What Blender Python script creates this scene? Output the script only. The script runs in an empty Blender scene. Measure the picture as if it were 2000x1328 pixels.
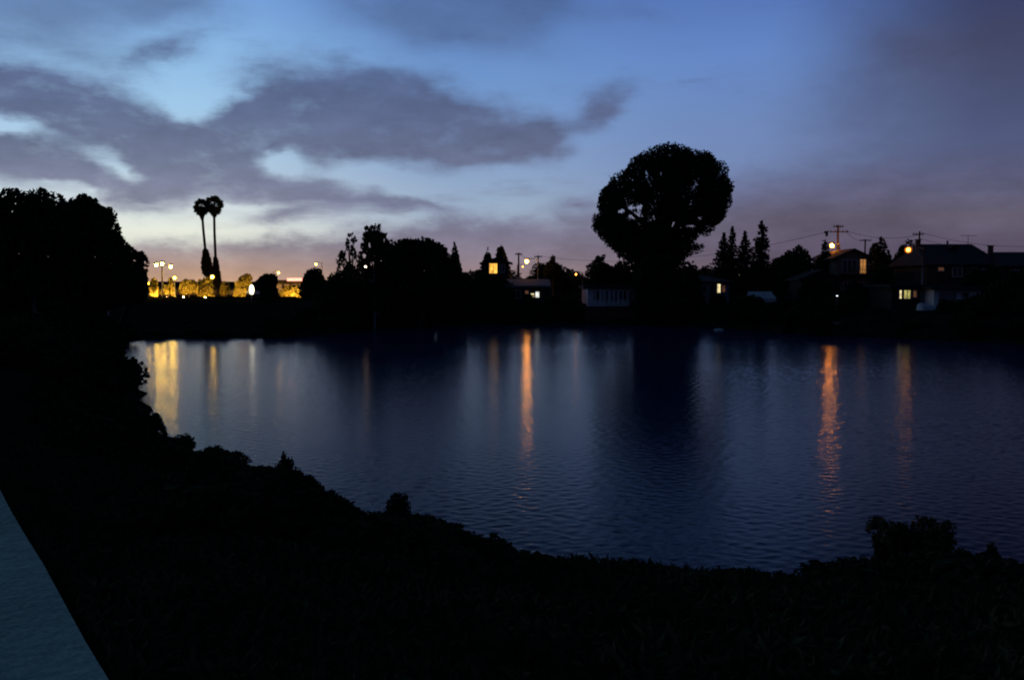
import bpy, math, random
import numpy as np
from mathutils import Vector, Matrix

SC = bpy.context.scene
COL = SC.collection
F = 1944.0            # focal length in photo pixels (photo is 2000 x 1328)
CAMZ = 4.2            # eye height above the water, metres
HY = 555.0            # photo row of the horizon
PITCH = math.atan((664.0 - HY) / F)
RNG = np.random.default_rng(11)
random.seed(11)

# ------------------------------------------------------------------ basic helpers
def s2l(c):
    return tuple(((v / 255.0) / 12.92 if v / 255.0 <= 0.04045 else ((v / 255.0 + 0.055) / 1.055) ** 2.4) for v in c)

def ray(px, py):
    x, u = (px - 1000.0) / F, (664.0 - py) / F
    c, s = math.cos(PITCH), math.sin(PITCH)
    return Vector((x, c + u * s, u * c - s))          # camera looks along +Y, tilted down by PITCH

def at(px, py, D):
    d = ray(px, py)
    return Vector((0, 0, CAMZ)) + d * (D / d.y)

def azel(px, py):
    d = ray(px, py).normalized()
    return math.atan2(d.x, d.y), math.asin(d.z)

def sstep(a, b, x):
    t = np.clip((x - a) / (b - a), 0, 1)
    return t * t * (3 - 2 * t)

# ------------------------------------------------------------------ lake outline and terrain height
def wp(px, D):
    return ((px - 1000.0) / F * D, D)

LAKE = [wp(235, 60), wp(232, 70), wp(300, 76), wp(420, 77), wp(540, 77.5), wp(600, 80), wp(680, 86), wp(760, 96),
        wp(900, 101), wp(1000, 103), wp(1150, 105), wp(1240, 104), wp(1310, 100), wp(1400, 96), wp(1500, 88),
        wp(1600, 81), wp(1720, 79), wp(1800, 75), wp(1900, 72), wp(2000, 70), wp(2150, 64), (39, 50), (48, 35),
        (50, 22), (40, 14), (22, 12.0), wp(2000, 12.2), wp(1800, 12.6), wp(1500, 12.3), wp(1300, 12.5), wp(1080, 13.0),
        wp(960, 14.0), wp(870, 15.2), wp(780, 16.4), wp(680, 16.9), wp(600, 18.6), wp(540, 20.2), wp(420, 22.2),
        wp(350, 25.0), wp(300, 28.9), wp(270, 38), wp(240, 49)]
LK = np.array(LAKE)

def poly_sd(P, V):
    """signed distance of points P (n,2) to polygon V: negative inside."""
    P = np.asarray(P, float)
    n = len(V)
    best = np.full(len(P), 1e18)
    inside = np.zeros(len(P), bool)
    for i in range(n):
        a, b = V[i], V[(i + 1) % n]
        e = b - a
        w = P - a
        t = np.clip((w @ e) / max(e @ e, 1e-12), 0, 1)
        q = w - t[:, None] * e
        best = np.minimum(best, (q * q).sum(1))
        c1 = (a[1] <= P[:, 1]) & (b[1] > P[:, 1]) | (b[1] <= P[:, 1]) & (a[1] > P[:, 1])
        with np.errstate(divide='ignore', invalid='ignore'):
            xi = a[0] + (P[:, 1] - a[1]) * e[0] / (e[1] if abs(e[1]) > 1e-12 else 1e-12)
        inside ^= c1 & (P[:, 0] < xi)
    d = np.sqrt(best)
    return np.where(inside, -d, d)

def height(P):
    P = np.atleast_2d(np.asarray(P, float))
    x, y = P[:, 0], P[:, 1]
    wob = 0.35 * np.sin(x * 1.7 + y * 0.6) * np.sin(y * 1.3 - x * 0.4) + 0.2 * np.sin(x * 4.1) * np.sin(y * 3.7)
    s = poly_sd(P, LK)
    s = s + wob * np.clip(1 - np.abs(s) / 6, 0, 1)
    far = sstep(35, 70, y)
    lev = sstep(-0.19, -0.225, x / np.maximum(y, 1.0)) * sstep(62, 70, y)      # low, gently rising field on the left
    p = 2.6 + (2.0 - 2.6) * far
    w = 8.5 + (5.0 - 8.5) * far
    t = np.clip(s / w, -0.5, 1)
    prof = np.where(t > 0, p * (1 - (1 - np.clip(t, 0, 1)) ** 1.5), 2.6 * t)
    field = 0.35 * np.clip(s / 2, 0, 1) + 1.35 * np.clip((s - 2) / 72, 0, 1)
    prof = np.where(t > 0, prof * (1 - lev) + field * lev, prof)
    r = np.hypot(x, y)
    up = np.clip(r - 115, 0, None)
    hill = 0.006 * np.minimum(up, 250) + 7.0 * sstep(350, 1100, r) * (0.75 + 0.25 * np.sin(np.arctan2(x, y) * 9 + 1.0))
    small = 0.05 * np.sin(x * 0.9 + 1.3) * np.sin(y * 1.1) + 0.04 * np.sin(x * 2.3) * np.sin(y * 2.9 + .5)
    return prof + np.where(s > 0.5, hill + small * np.clip(s - 0.5, 0, 1), 0)

def H(x, y):
    return float(height([(x, y)])[0])

# ------------------------------------------------------------------ materials
MATS = {}
def nodes_of(m):
    m.use_nodes = True
    nt = m.node_tree
    return nt, nt.nodes['Principled BSDF']

def mat(name, col, rough=0.85, var=0.35, scale=3.0, metal=0.0, bump=0.0, spec=0.25):
    """procedural surface: colour broken up by two sizes of noise, optional bump."""
    if name in MATS:
        return MATS[name]
    m = bpy.data.materials.new(name)
    nt, b = nodes_of(m)
    tc = nt.nodes.new('ShaderNodeTexCoord')
    n1 = nt.nodes.new('ShaderNodeTexNoise'); n1.inputs['Scale'].default_value = scale; n1.inputs['Detail'].default_value = 5
    nt.links.new(tc.outputs['Object'], n1.inputs['Vector'])
    cr = nt.nodes.new('ShaderNodeValToRGB')
    e = cr.color_ramp.elements
    e[0].position, e[1].position = 0.3, 0.7
    e[0].color = tuple(c * (1 - var) for c in col) + (1,)
    e[1].color = tuple(min(1, c * (1 + var)) for c in col) + (1,)
    nt.links.new(n1.outputs['Fac'], cr.inputs['Fac'])
    nt.links.new(cr.outputs['Color'], b.inputs['Base Color'])
    b.inputs['Roughness'].default_value = rough
    b.inputs['Metallic'].default_value = metal
    b.inputs['Specular IOR Level'].default_value = spec
    if bump:
        bp = nt.nodes.new('ShaderNodeBump'); bp.inputs['Strength'].default_value = bump; bp.inputs['Distance'].default_value = 0.02
        n2 = nt.nodes.new('ShaderNodeTexNoise'); n2.inputs['Scale'].default_value = scale * 8; n2.inputs['Detail'].default_value = 4
        nt.links.new(tc.outputs['Object'], n2.inputs['Vector'])
        nt.links.new(n2.outputs['Fac'], bp.inputs['Height'])
        nt.links.new(bp.outputs['Normal'], b.inputs['Normal'])
    MATS[name] = m
    return m

def glow(name, col, strength):
    if name in MATS:
        return MATS[name]
    m = bpy.data.materials.new(name)
    nt, b = nodes_of(m)
    b.inputs['Base Color'].default_value = (0.6, 0.6, 0.6, 1)
    b.inputs['Emission Color'].default_value = tuple(col) + (1,)
    b.inputs['Emission Strength'].default_value = strength
    MATS[name] = m
    return m

def lit_window(name, col, strength):
    """a lit room behind a window: brightness varies a little as curtains and furniture would."""
    if name in MATS:
        return MATS[name]
    m = bpy.data.materials.new(name)
    nt, b = nodes_of(m)
    tc = nt.nodes.new('ShaderNodeTexCoord')
    n1 = nt.nodes.new('ShaderNodeTexNoise'); n1.inputs['Scale'].default_value = 2.2; n1.inputs['Detail'].default_value = 3
    nt.links.new(tc.outputs['Object'], n1.inputs['Vector'])
    mr = nt.nodes.new('ShaderNodeMapRange')
    mr.inputs['From Min'].default_value, mr.inputs['From Max'].default_value = 0.3, 0.7
    mr.inputs['To Min'].default_value, mr.inputs['To Max'].default_value = strength * 0.35, strength * 1.4
    nt.links.new(n1.outputs['Fac'], mr.inputs['Value'])
    nt.links.new(mr.outputs['Result'], b.inputs['Emission Strength'])
    b.inputs['Emission Color'].default_value = tuple(col) + (1,)
    b.inputs['Base Color'].default_value = (0.2, 0.2, 0.2, 1)
    b.inputs['Roughness'].default_value = 0.1
    MATS[name] = m
    return m

LEAF = mat('dark_leaf', (0.030, 0.042, 0.020), 0.75, 0.5, 0.5, spec=0.0)
LEAF2 = mat('olive_leaf', (0.045, 0.055, 0.024), 0.75, 0.5, 0.6, spec=0.0)
NEEDLE = mat('conifer_needle', (0.022, 0.036, 0.022), 0.8, 0.45, 0.8, spec=0.0)
SHRUB = mat('shrub_leaf', (0.036, 0.046, 0.024), 0.75, 0.5, 2.0, spec=0.0)
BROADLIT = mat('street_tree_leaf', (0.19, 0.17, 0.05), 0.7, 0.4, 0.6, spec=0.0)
BARK = mat('bark', (0.045, 0.034, 0.026), 0.95, 0.4, 4.0, bump=0.6)
PALMBARK = mat('palm_bark', (0.085, 0.07, 0.055), 0.95, 0.3, 5.0, bump=0.6)
SKIRT = mat('dry_frond', (0.05, 0.036, 0.022), 0.95, 0.4, 3.0)
FROND = mat('palm_frond', (0.03, 0.045, 0.018), 0.7, 0.4, 2.0)
STUCCO = mat('white_stucco', (0.78, 0.76, 0.76), 0.9, 0.10, 1.2, bump=0.3)
GREYWALL = mat('grey_board_wall', (0.22, 0.21, 0.22), 0.9, 0.2, 1.0, bump=0.3)
TANWALL = mat('tan_stucco_wall', (0.17, 0.14, 0.115), 0.9, 0.2, 1.0, bump=0.3)
DARKWALL = mat('brown_shingle_wall', (0.045, 0.037, 0.032), 0.9, 0.3, 2.0, bump=0.4)
SHINGLE = mat('roof_shingle', (0.045, 0.042, 0.045), 0.95, 0.35, 3.0, bump=0.5)
PALEROOF = mat('pale_roof', (0.2, 0.19, 0.2), 0.8, 0.2, 1.5, bump=0.3)
TRIM = mat('white_trim', (0.5, 0.49, 0.47), 0.7, 0.08, 2.0)
WOOD = mat('weathered_wood', (0.10, 0.07, 0.055), 0.9, 0.35, 3.0, bump=0.5)
REDWOOD = mat('redwood_board', (0.16, 0.075, 0.06), 0.9, 0.35, 2.0, bump=0.5)
METAL = mat('galvanised_metal', (0.20, 0.20, 0.21), 0.5, 0.15, 4.0, metal=0.7)
BRICK = mat('chimney_brick', (0.16, 0.08, 0.06), 0.9, 0.3, 6.0, bump=0.5)
HULL = mat('white_hull', (0.5, 0.51, 0.54), 0.35, 0.06, 2.0)
RUBBER = mat('black_rubber', (0.02, 0.02, 0.02), 0.8, 0.2, 4.0)
GLASS = mat('dark_window_glass', (0.015, 0.017, 0.02), 0.06, 0.2, 1.0, spec=0.5)
CURTAIN = mat('pale_curtain_glass', (0.16, 0.2, 0.24), 0.15, 0.3, 2.0, spec=0.5)
PAINTDK = mat('dark_car_paint', (0.04, 0.045, 0.06), 0.3, 0.1, 1.0)
PAINTWH = mat('white_car_paint', (0.6, 0.6, 0.62), 0.3, 0.05, 1.0)

AMBER = (1.0, 0.50, 0.12)
SODIUM = (1.0, 0.34, 0.04)
YELLOW = (1.0, 0.56, 0.05)
WARMW = (1.0, 0.86, 0.62)

# ------------------------------------------------------------------ mesh building
class MB:
    def __init__(s):
        s.v, s.f = [], []
    def add(s, vs, fs):
        o = len(s.v)
        s.v += [tuple(v) for v in vs]
        s.f += [tuple(i + o for i in f) for f in fs]
        return s
    def box(s, a, b):
        (x0, y0, z0), (x1, y1, z1) = a, b
        return s.add([(x0, y0, z0), (x1, y0, z0), (x1, y1, z0), (x0, y1, z0), (x0, y0, z1), (x1, y0, z1), (x1, y1, z1), (x0, y1, z1)],
                     [(0, 3, 2, 1), (4, 5, 6, 7), (0, 1, 5, 4), (1, 2, 6, 5), (2, 3, 7, 6), (3, 0, 4, 7)])
    def tube(s, pts, radii, n=8):
        pts = [Vector(p) for p in pts]
        if not hasattr(radii, '__len__'):
            radii = [radii] * len(pts)
        rings = []
        for i, p in enumerate(pts):
            t = (pts[min(i + 1, len(pts) - 1)] - pts[max(i - 1, 0)]).normalized()
            a = t.cross(Vector((0, 1, 0.13)))
            if a.length < 0.1:
                a = t.cross(Vector((1, 0, 0)))
            a.normalize(); b = t.cross(a)
            rings += [p + (a * math.cos(k * 2 * math.pi / n) + b * math.sin(k * 2 * math.pi / n)) * radii[i] for k in range(n)]
        fs = []
        for i in range(len(pts) - 1):
            for k in range(n):
                k2 = (k + 1) % n
                fs.append((i * n + k, i * n + k2, (i + 1) * n + k2, (i + 1) * n + k))
        fs.append(tuple(range(n)))
        m = (len(pts) - 1) * n
        fs.append(tuple(m + n - 1 - k for k in range(n)))
        return s.add(rings, fs)
    def ball(s, c, r, nu=12, nv=8):
        if not hasattr(r, '__len__'):
            r = (r, r, r)
        vs = [(c[0], c[1], c[2] - r[2])]
        for j in range(1, nv):
            ph = -math.pi / 2 + math.pi * j / nv
            for i in range(nu):
                th = 2 * math.pi * i / nu
                vs.append((c[0] + r[0] * math.cos(ph) * math.cos(th), c[1] + r[1] * math.cos(ph) * math.sin(th), c[2] + r[2] * math.sin(ph)))
        vs.append((c[0], c[1], c[2] + r[2]))
        fs = []
        for i in range(nu):
            fs.append((0, 1 + (i + 1) % nu, 1 + i))
        for j in range(nv - 2):
            for i in range(nu):
                a, b = 1 + j * nu + i, 1 + j * nu + (i + 1) % nu
                fs.append((a, b, b + nu, a + nu))
        top = len(vs) - 1
        for i in range(nu):
            fs.append((top, top - nu + i, top - nu + (i + 1) % nu))
        return s.add(vs, fs)
    def build(s, name, m, parent=None, loc=(0, 0, 0), smooth=False):
        me = bpy.data.meshes.new(name)
        me.from_pydata(s.v, [], s.f)
        me.materials.append(m)
        if smooth:
            me.polygons.foreach_set('use_smooth', [True] * len(me.polygons))
        return link(name, me, parent, loc)

def link(name, me, parent=None, loc=(0, 0, 0)):
    o = bpy.data.objects.new(name, me)
    COL.objects.link(o)
    o.location = loc
    if parent is not None:
        o.parent = parent
    return o

def quads(name, V, m, parent=None, loc=(0, 0, 0)):
    """V: (n,4,3) array of leaf quads -> one mesh object."""
    V = np.asarray(V, np.float32)
    n = len(V)
    me = bpy.data.meshes.new(name)
    me.vertices.add(n * 4); me.loops.add(n * 4); me.polygons.add(n)
    me.vertices.foreach_set('co', V.reshape(-1))
    me.loops.foreach_set('vertex_index', np.arange(n * 4, dtype=np.int32))
    me.polygons.foreach_set('loop_start', np.arange(0, n * 4, 4, dtype=np.int32))
    me.polygons.foreach_set('loop_total', np.full(n, 4, np.int32))
    me.materials.append(m)
    me.update(calc_edges=True)
    return link(name, me, parent, loc)

def tag(o, label, cat, group=None, kind=None):
    if label: o['label'] = label
    if cat: o['category'] = cat
    if group: o['group'] = group
    if kind: o['kind'] = kind
    return o

def thing(name, label, cat, loc, rz=0.0, group=None):
    o = link(name, None, None, loc)
    o.empty_display_size = 0.3
    o.rotation_euler = (0, 0, rz)
    return tag(o, label, cat, group)

def copy_thing(root, loc, rz=0.0, sc=1.0, label=None, group=None):
    r = root.copy(); COL.objects.link(r)
    r.location = loc; r.rotation_euler = (0, 0, rz)
    r.scale = (sc, sc, sc) if not hasattr(sc, '__len__') else sc
    if label: r['label'] = label
    if group: r['group'] = group
    for ch in list(root.children):
        c = ch.copy(); COL.objects.link(c); c.parent = r
        for g in list(ch.children):
            d = g.copy(); COL.objects.link(d); d.parent = c
    return r

# ------------------------------------------------------------------ leaves
def leaf_quads(C, size, aspect=0.55, droop=0.0, up=None):
    """pointed-ish leaf quads (kite shaped) of random orientation at centres C."""
    n = len(C)
    a = RNG.normal(size=(n, 3))
    if up is not None:
        a = a * 0.55 + np.asarray(up)
    a[:, 2] -= droop
    a /= np.linalg.norm(a, axis=1)[:, None]
    b = np.cross(a, RNG.normal(size=(n, 3)))
    b /= np.linalg.norm(b, axis=1)[:, None]
    L = (size * RNG.uniform(0.6, 1.35, n))[:, None]
    W = L * aspect
    return np.stack([C - a * L * 0.5, C + b * W * 0.5 - a * L * 0.05, C + a * L * 0.5, C - b * W * 0.5 - a * L * 0.05], 1)

def in_holes(pp, holes):
    k = np.zeros(len(pp), bool)
    for (hx, hy, rx, ry) in holes:
        k |= ((pp[:, 0] - hx) / rx) ** 2 + ((pp[:, 1] - hy) / ry) ** 2 < RNG.uniform(0.7, 1.15, len(pp))
    return k

def inflate(outline, n, leaf, lobe=(0.5, 1.6), depth=1.0, nl=140, holes=(), ragged=0.25, up=None, aspect=0.6):
    """leaf quads filling the solid whose side view is the polygon `outline` (metres, x right / z up).
    Lobes hug the outline, so the crown has bumps, notches and depth. Returns (n,4,3) with y = depth."""
    V = np.asarray(outline, float)
    lo, hi = V.min(0), V.max(0)
    P = RNG.uniform(lo, hi, (nl * 12, 2))
    d = -poly_sd(P, V)
    ok = d > lobe[0] * 0.6
    P, d = P[ok], d[ok]
    Rm = max(d.max(), 1e-3)
    # prefer lobes near the surface
    wgt = 1.0 / (0.35 + d / Rm)
    idx = RNG.choice(len(P), min(nl, len(P)), replace=False, p=wgt / wgt.sum())
    P, d = P[idx], d[idx]
    r = np.clip(d, lobe[0], lobe[1]) * RNG.uniform(0.85, 1.05, len(P))
    hd = np.sqrt(np.clip(1 - (1 - np.clip(d / Rm, 0, 1)) ** 2, 0, 1)) * Rm * depth
    Y = RNG.uniform(-1, 1, len(P)) * np.clip(hd - r * 0.5, 0, None)
    L = np.column_stack([P[:, 0], Y, P[:, 1]])
    out, got = [], 0
    area = r ** 2
    for _ in range(8):
        k = RNG.choice(len(L), n, p=area / area.sum())
        q = RNG.normal(size=(n, 3)); q /= np.linalg.norm(q, axis=1)[:, None]
        rad = r[k] * RNG.uniform(0, 1, n) ** 0.28
        C = L[k] + q * rad[:, None]
        sd = poly_sd(C[:, [0, 2]], V)
        keep = sd < RNG.exponential(ragged, n) * 0.5 - leaf * 0.25
        if holes:
            keep &= ~in_holes(C[:, [0, 2]], holes)
        out.append(C[keep]); got += keep.sum()
        if got >= n: break
    C = np.concatenate(out)[:n]
    return leaf_quads(C, leaf, aspect, up=up), L, r

def face_cam(px, D):
    """heading of an upright thing turned to face the camera's spot."""
    return -math.atan2((px - 1000) / F, 1.0)

def outline_tree(name, label, outline, D, leaf=0.45, n=9000, m=LEAF, lobe=(0.5, 1.6), depth=1.0, nl=140, holes=(), group=None,
                 base_px=None, trunk_r=0.35, cat='tree', ragged=0.25, up=None, limbs=8, trunk_top=0.6, aspect=0.6):
    px0 = base_px if base_px is not None else sum(p[0] for p in outline) / len(outline)
    b = at(px0, HY, D); gz = H(b.x, b.y) - 0.05
    k = D / F
    conv = lambda q: ((q[0] - px0) * k, CAMZ - (q[1] - HY) * k - gz)
    O = [conv(q) for q in outline]
    Hs = [(conv(h)[0], conv(h)[1], h[2] * k, h[3] * k) for h in holes]
    r = thing(name, label, cat, (b.x, b.y, gz), face_cam(px0, D), group)
    Q, L, R = inflate(O, n, leaf, lobe, depth, nl, Hs, ragged, up, aspect)
    quads('crown', Q, m, r)
    zs = [p[1] for p in O]
    zt = max(zs) * trunk_top
    top = Vector((sum(p[0] for p in O) / len(O), 0, zt))
    mb = MB()
    pts = [Vector((0, 0, -0.2)), Vector((0.05, 0.05, zt * 0.3)) + top * 0.0 + Vector((top.x * 0.25, 0, 0)), Vector((top.x * 0.6, 0.05, zt * 0.65)), top]
    mb.tube(pts, [trunk_r * 1.25, trunk_r, trunk_r * 0.8, trunk_r * 0.3], 9)
    if limbs:
        pick = RNG.choice(len(L), min(limbs, len(L)), replace=False)
        for j in pick:
            e = Vector(L[j]); s = pts[1].lerp(pts[3], random.uniform(0.15, 0.8))
            if e.z < s.z: s = pts[1]
            mid = s.lerp(e, 0.5) + Vector((0, 0, -0.06 * (e - s).length))
            mb.tube([s, mid, e], [trunk_r * 0.38, trunk_r * 0.24, trunk_r * 0.06], 6)
    mb.build('trunk', BARK, r, smooth=True)
    return r

def conifer(name, label, px, top, D, halfw, low=None, m=NEEDLE, levels=20, leaf=0.40, group=None, narrow=1.0, gap=0.0, seed=0):
    """spired conifer: straight trunk with whorls of drooping sprays."""
    rs = np.random.default_rng(1000 + seed)
    b = at(px, HY, D); gz = H(b.x, b.y) - 0.05
    hgt = at(px, top, D).z - gz
    w = halfw * D / F
    r = thing(name, label, 'tree', (b.x, b.y, gz), 0, group)
    MB().tube([(0, 0, -0.2), (0, 0, hgt * 0.5), (0, 0, hgt * 0.97)], [0.22, 0.14, 0.03], 8).build('trunk', BARK, r, smooth=True)
    Cs, Us = [], []
    z0 = 1.2 if low is None else max(0.8, at(px, low, D).z - gz)
    for i in range(levels):
        t = i / (levels - 1)
        z = z0 + (hgt - z0) * t ** 0.9
        rad = w * (1 - t) ** narrow * rs.uniform(0.75, 1.15) + 0.12
        nb = max(4, int(9 * (1 - t * 0.5)))
        for k in range(nb):
            if rs.uniform() < gap: continue
            th = 2 * math.pi * (k + rs.uniform(-.3, .3)) / nb + i
            rl = rad * rs.uniform(0.7, 1.2)
            npt = max(5, int(44 * rl / max(w, 0.4) + 6))
            tt = rs.uniform(0.05, 1, npt)
            dx, dy = math.cos(th), math.sin(th)
            wid = rl * 0.22 * (1.1 - tt)
            lat = rs.normal(0, 1, npt) * wid
            zz = z - 0.35 * rl * tt + 0.18 * rl * tt ** 3 - rs.uniform(0, 0.25, npt)
            Cs.append(np.column_stack([dx * rl * tt - dy * lat, dy * rl * tt + dx * lat, zz]))
    C = np.concatenate(Cs)
    tip = np.column_stack([rs.normal(0, 0.07, 30), rs.normal(0, 0.07, 30), rs.uniform(hgt - 1.0, hgt, 30)])
    quads('crown', leaf_quads(np.concatenate([C, tip]), leaf, 0.42, droop=0.25), m, r)
    return r

# ------------------------------------------------------------------ ground, water, path
def build_ground():
    na_front, na_back = 420, 90
    ang = np.concatenate([np.linspace(-0.62, 0.62, na_front, endpoint=False), np.linspace(0.62, 2 * math.pi - 0.62, na_back, endpoint=False)])
    rad = np.concatenate([[0.4], 1.0 * 1.017 ** np.arange(0, 320)])
    rad = np.concatenate([rad, rad[-1] * 1.12 ** np.arange(1, 28)])
    A, R = np.meshgrid(ang, rad)
    P = np.column_stack([(R * np.sin(A)).ravel(), (R * np.cos(A)).ravel()])
    Z = height(P)
    na, nr = len(ang), len(rad)
    V = np.column_stack([P, Z])
    V = np.vstack([V, [[0, 0, H(0, 0)]]])
    fs = []
    for i in range(nr - 1):
        a = i * na
        for j in range(na):
            j2 = (j + 1) % na
            fs.append((a + j, a + na + j, a + na + j2, a + j2))
    c = len(V) - 1
    for j in range(na):
        fs.append((c, j, (j + 1) % na))
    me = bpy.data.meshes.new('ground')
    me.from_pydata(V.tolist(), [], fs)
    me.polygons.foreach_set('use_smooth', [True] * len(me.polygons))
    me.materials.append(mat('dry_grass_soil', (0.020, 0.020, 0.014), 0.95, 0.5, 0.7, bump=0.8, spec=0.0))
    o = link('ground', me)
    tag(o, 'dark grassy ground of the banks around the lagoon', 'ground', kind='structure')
build_ground()

def build_water():
    """the lagoon: a fan of small faces from the near bank to the far shore, heaved into real wavelets."""
    rs = np.random.default_rng(77)
    ang = np.concatenate([np.arange(-1.3, -0.58, .02), np.arange(-0.58, 0.58, .00115), np.arange(0.58, 1.45, .02)])
    rr, rad = 6.0, []
    while rr < 128:
        rad.append(rr); rr += max(.06, rr * .0019)
    rad = np.array(rad)
    A, Rr = np.meshgrid(ang, rad)
    X, Y = Rr * np.sin(A), Rr * np.cos(A)
    Z = np.zeros_like(X)
    n = 64
    for i in range(n):
        lam = 0.20 * (0.45 / 0.20) ** ((i + rs.uniform()) / n)
        th = math.radians(250 + rs.normal(0, 55))
        k = 2 * math.pi / lam
        sl = WAVE_SLOPE * math.sqrt(2.0 / n)
        Z += (sl / k) * np.sin(k * (X * math.cos(th) + Y * math.sin(th)) + rs.uniform(0, 6.283))
    # the breeze is stronger out in the open, weaker in the lee of the left bank; gusts leave calmer patches
    g = WATER_L + (.9 - WATER_L) * sstep(-27, 0, X) + (WATER_R - .9) * sstep(1, 14, X)
    g *= 1 + .3 * (1 - sstep(14, 34, Y)) + 1.1 * sstep(45, 92, Y) * sstep(-20, -10, X)
    pat = np.zeros_like(X)
    for i in range(9):
        lam = rs.uniform(9, 30); th = rs.uniform(0, 6.283)
        pat += np.sin(2 * math.pi / lam * (X * math.cos(th) * .5 + Y * math.sin(th)) + rs.uniform(0, 6.283))
    g = g * (1 + .12 * pat)
    Z *= np.clip(g, .1, 3)
    na, nr = len(ang), len(rad)
    V = np.stack([X, Y, Z], -1).reshape(-1, 3).astype(np.float32)
    I = np.arange(na * nr).reshape(nr, na)
    Q = np.stack([I[:-1, :-1], I[:-1, 1:], I[1:, 1:], I[1:, :-1]], -1).reshape(-1, 4).astype(np.int32)
    nf = len(Q)
    me = bpy.data.meshes.new('water')
    me.vertices.add(len(V)); me.loops.add(nf * 4); me.polygons.add(nf)
    me.vertices.foreach_set('co', V.reshape(-1))
    me.loops.foreach_set('vertex_index', Q.reshape(-1))
    me.polygons.foreach_set('loop_start', np.arange(0, nf * 4, 4, dtype=np.int32))
    me.polygons.foreach_set('loop_total', np.full(nf, 4, np.int32))
    me.polygons.foreach_set('use_smooth', np.ones(nf, bool))
    me.update(calc_edges=True)
    m = bpy.data.materials.new('lagoon_water')
    nt, b = nodes_of(m)
    N, Lk = nt.nodes, nt.links
    b.inputs['Base Color'].default_value = (0.008, 0.028, 0.085, 1)
    b.inputs['IOR'].default_value = WATER_IOR
    b.inputs['Roughness'].default_value = 0.105
    tc = N.new('ShaderNodeTexCoord')
    t = N.new('ShaderNodeTexNoise'); t.inputs['Scale'].default_value = 13.0; t.inputs['Detail'].default_value = 2.5
    mp = N.new('ShaderNodeMapping'); mp.inputs['Scale'].default_value = (.65, 1, 1)
    Lk.new(tc.outputs['Object'], mp.inputs['Vector']); Lk.new(mp.outputs[0], t.inputs['Vector'])
    bp = N.new('ShaderNodeBump'); bp.inputs['Strength'].default_value = 1.0; bp.inputs['Distance'].default_value = 0.0050
    Lk.new(t.outputs['Fac'], bp.inputs['Height']); Lk.new(bp.outputs['Normal'], b.inputs['Normal'])
    me.materials.append(m)
    o = link('water', me)
    tag(o, 'dark rippled lagoon water mirroring the dusk sky and lamps', 'water', kind='structure')
WATER_L, WATER_R, WAVE_SLOPE, WATER_IOR = 0.16, 1.2, 0.038, 1.07
build_water()

def build_path():
    zt = 2.72
    global PATH_EDGE
    def hit(px, py):
        d = ray(px, py)
        q = d * ((zt - CAMZ) / d.z)
        return Vector((q.x, q.y))
    edge = [hit(*q) for q in ((213, 1328), (168, 1254), (129, 1183), (84, 1100), (45, 1038), (19, 993), (0, 956))]
    PATH_EDGE = edge
    d0 = (edge[0] - edge[1]).normalized(); d1 = (edge[-1] - edge[-2]).normalized()
    pts = [edge[0] + d0 * 7, edge[0] + d0 * 3] + edge + [edge[-1] + d1 * 1.5 + Vector((-.3, 0)), edge[-1] + d1 * 4 + Vector((-1.6, 0)), edge[-1] + d1 * 8 + Vector((-5, -1)), edge[-1] + d1 * 12 + Vector((-10, -3))]
    W = 2.6
    vs, fs = [], []
    for i, p in enumerate(pts):
        t = (pts[min(i + 1, len(pts) - 1)] - pts[max(i - 1, 0)]).normalized()
        q = p + Vector((-t.y, t.x)) * W
        vs += [(p.x, p.y, zt), (q.x, q.y, zt), (p.x, p.y, zt - .5), (q.x, q.y, zt - .5)]
    for i in range(len(pts) - 1):
        a = i * 4
        fs += [(a, a + 4, a + 5, a + 1), (a + 2, a + 6, a + 4, a), (a + 1, a + 5, a + 7, a + 3)]
    fs += [(0, 1, 3, 2), tuple(len(pts) * 4 - 4 + k for k in (0, 2, 3, 1))]
    m = mat('pale_concrete', (0.31, 0.41, 0.34), 0.9, 0.18, 1.6, bump=0.6)
    nt = m.node_tree; N, Lk = nt.nodes, nt.links
    b = N['Principled BSDF']
    src = b.inputs['Base Color'].links[0].from_socket
    tc = N.new('ShaderNodeTexCoord')
    sp = N.new('ShaderNodeTexNoise'); sp.inputs['Scale'].default_value = 55; sp.inputs['Detail'].default_value = 3
    Lk.new(tc.outputs['Object'], sp.inputs['Vector'])
    mr = N.new('ShaderNodeMapRange'); mr.inputs['From Min'].default_value = .3; mr.inputs['From Max'].default_value = .7
    mr.inputs['To Min'].default_value = .72; mr.inputs['To Max'].default_value = 1.22
    Lk.new(sp.outputs['Fac'], mr.inputs['Value'])
    mx = N.new('ShaderNodeVectorMath'); mx.operation = 'SCALE'
    Lk.new(src, mx.inputs[0]); Lk.new(mr.outputs['Result'], mx.inputs['Scale']); Lk.new(mx.outputs[0], b.inputs['Base Color'])
    o = MB().add(vs, fs).build('footpath', m)
    tag(o, 'pale concrete footpath along the top of the near bank', 'path', kind='structure')
build_path()

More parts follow.
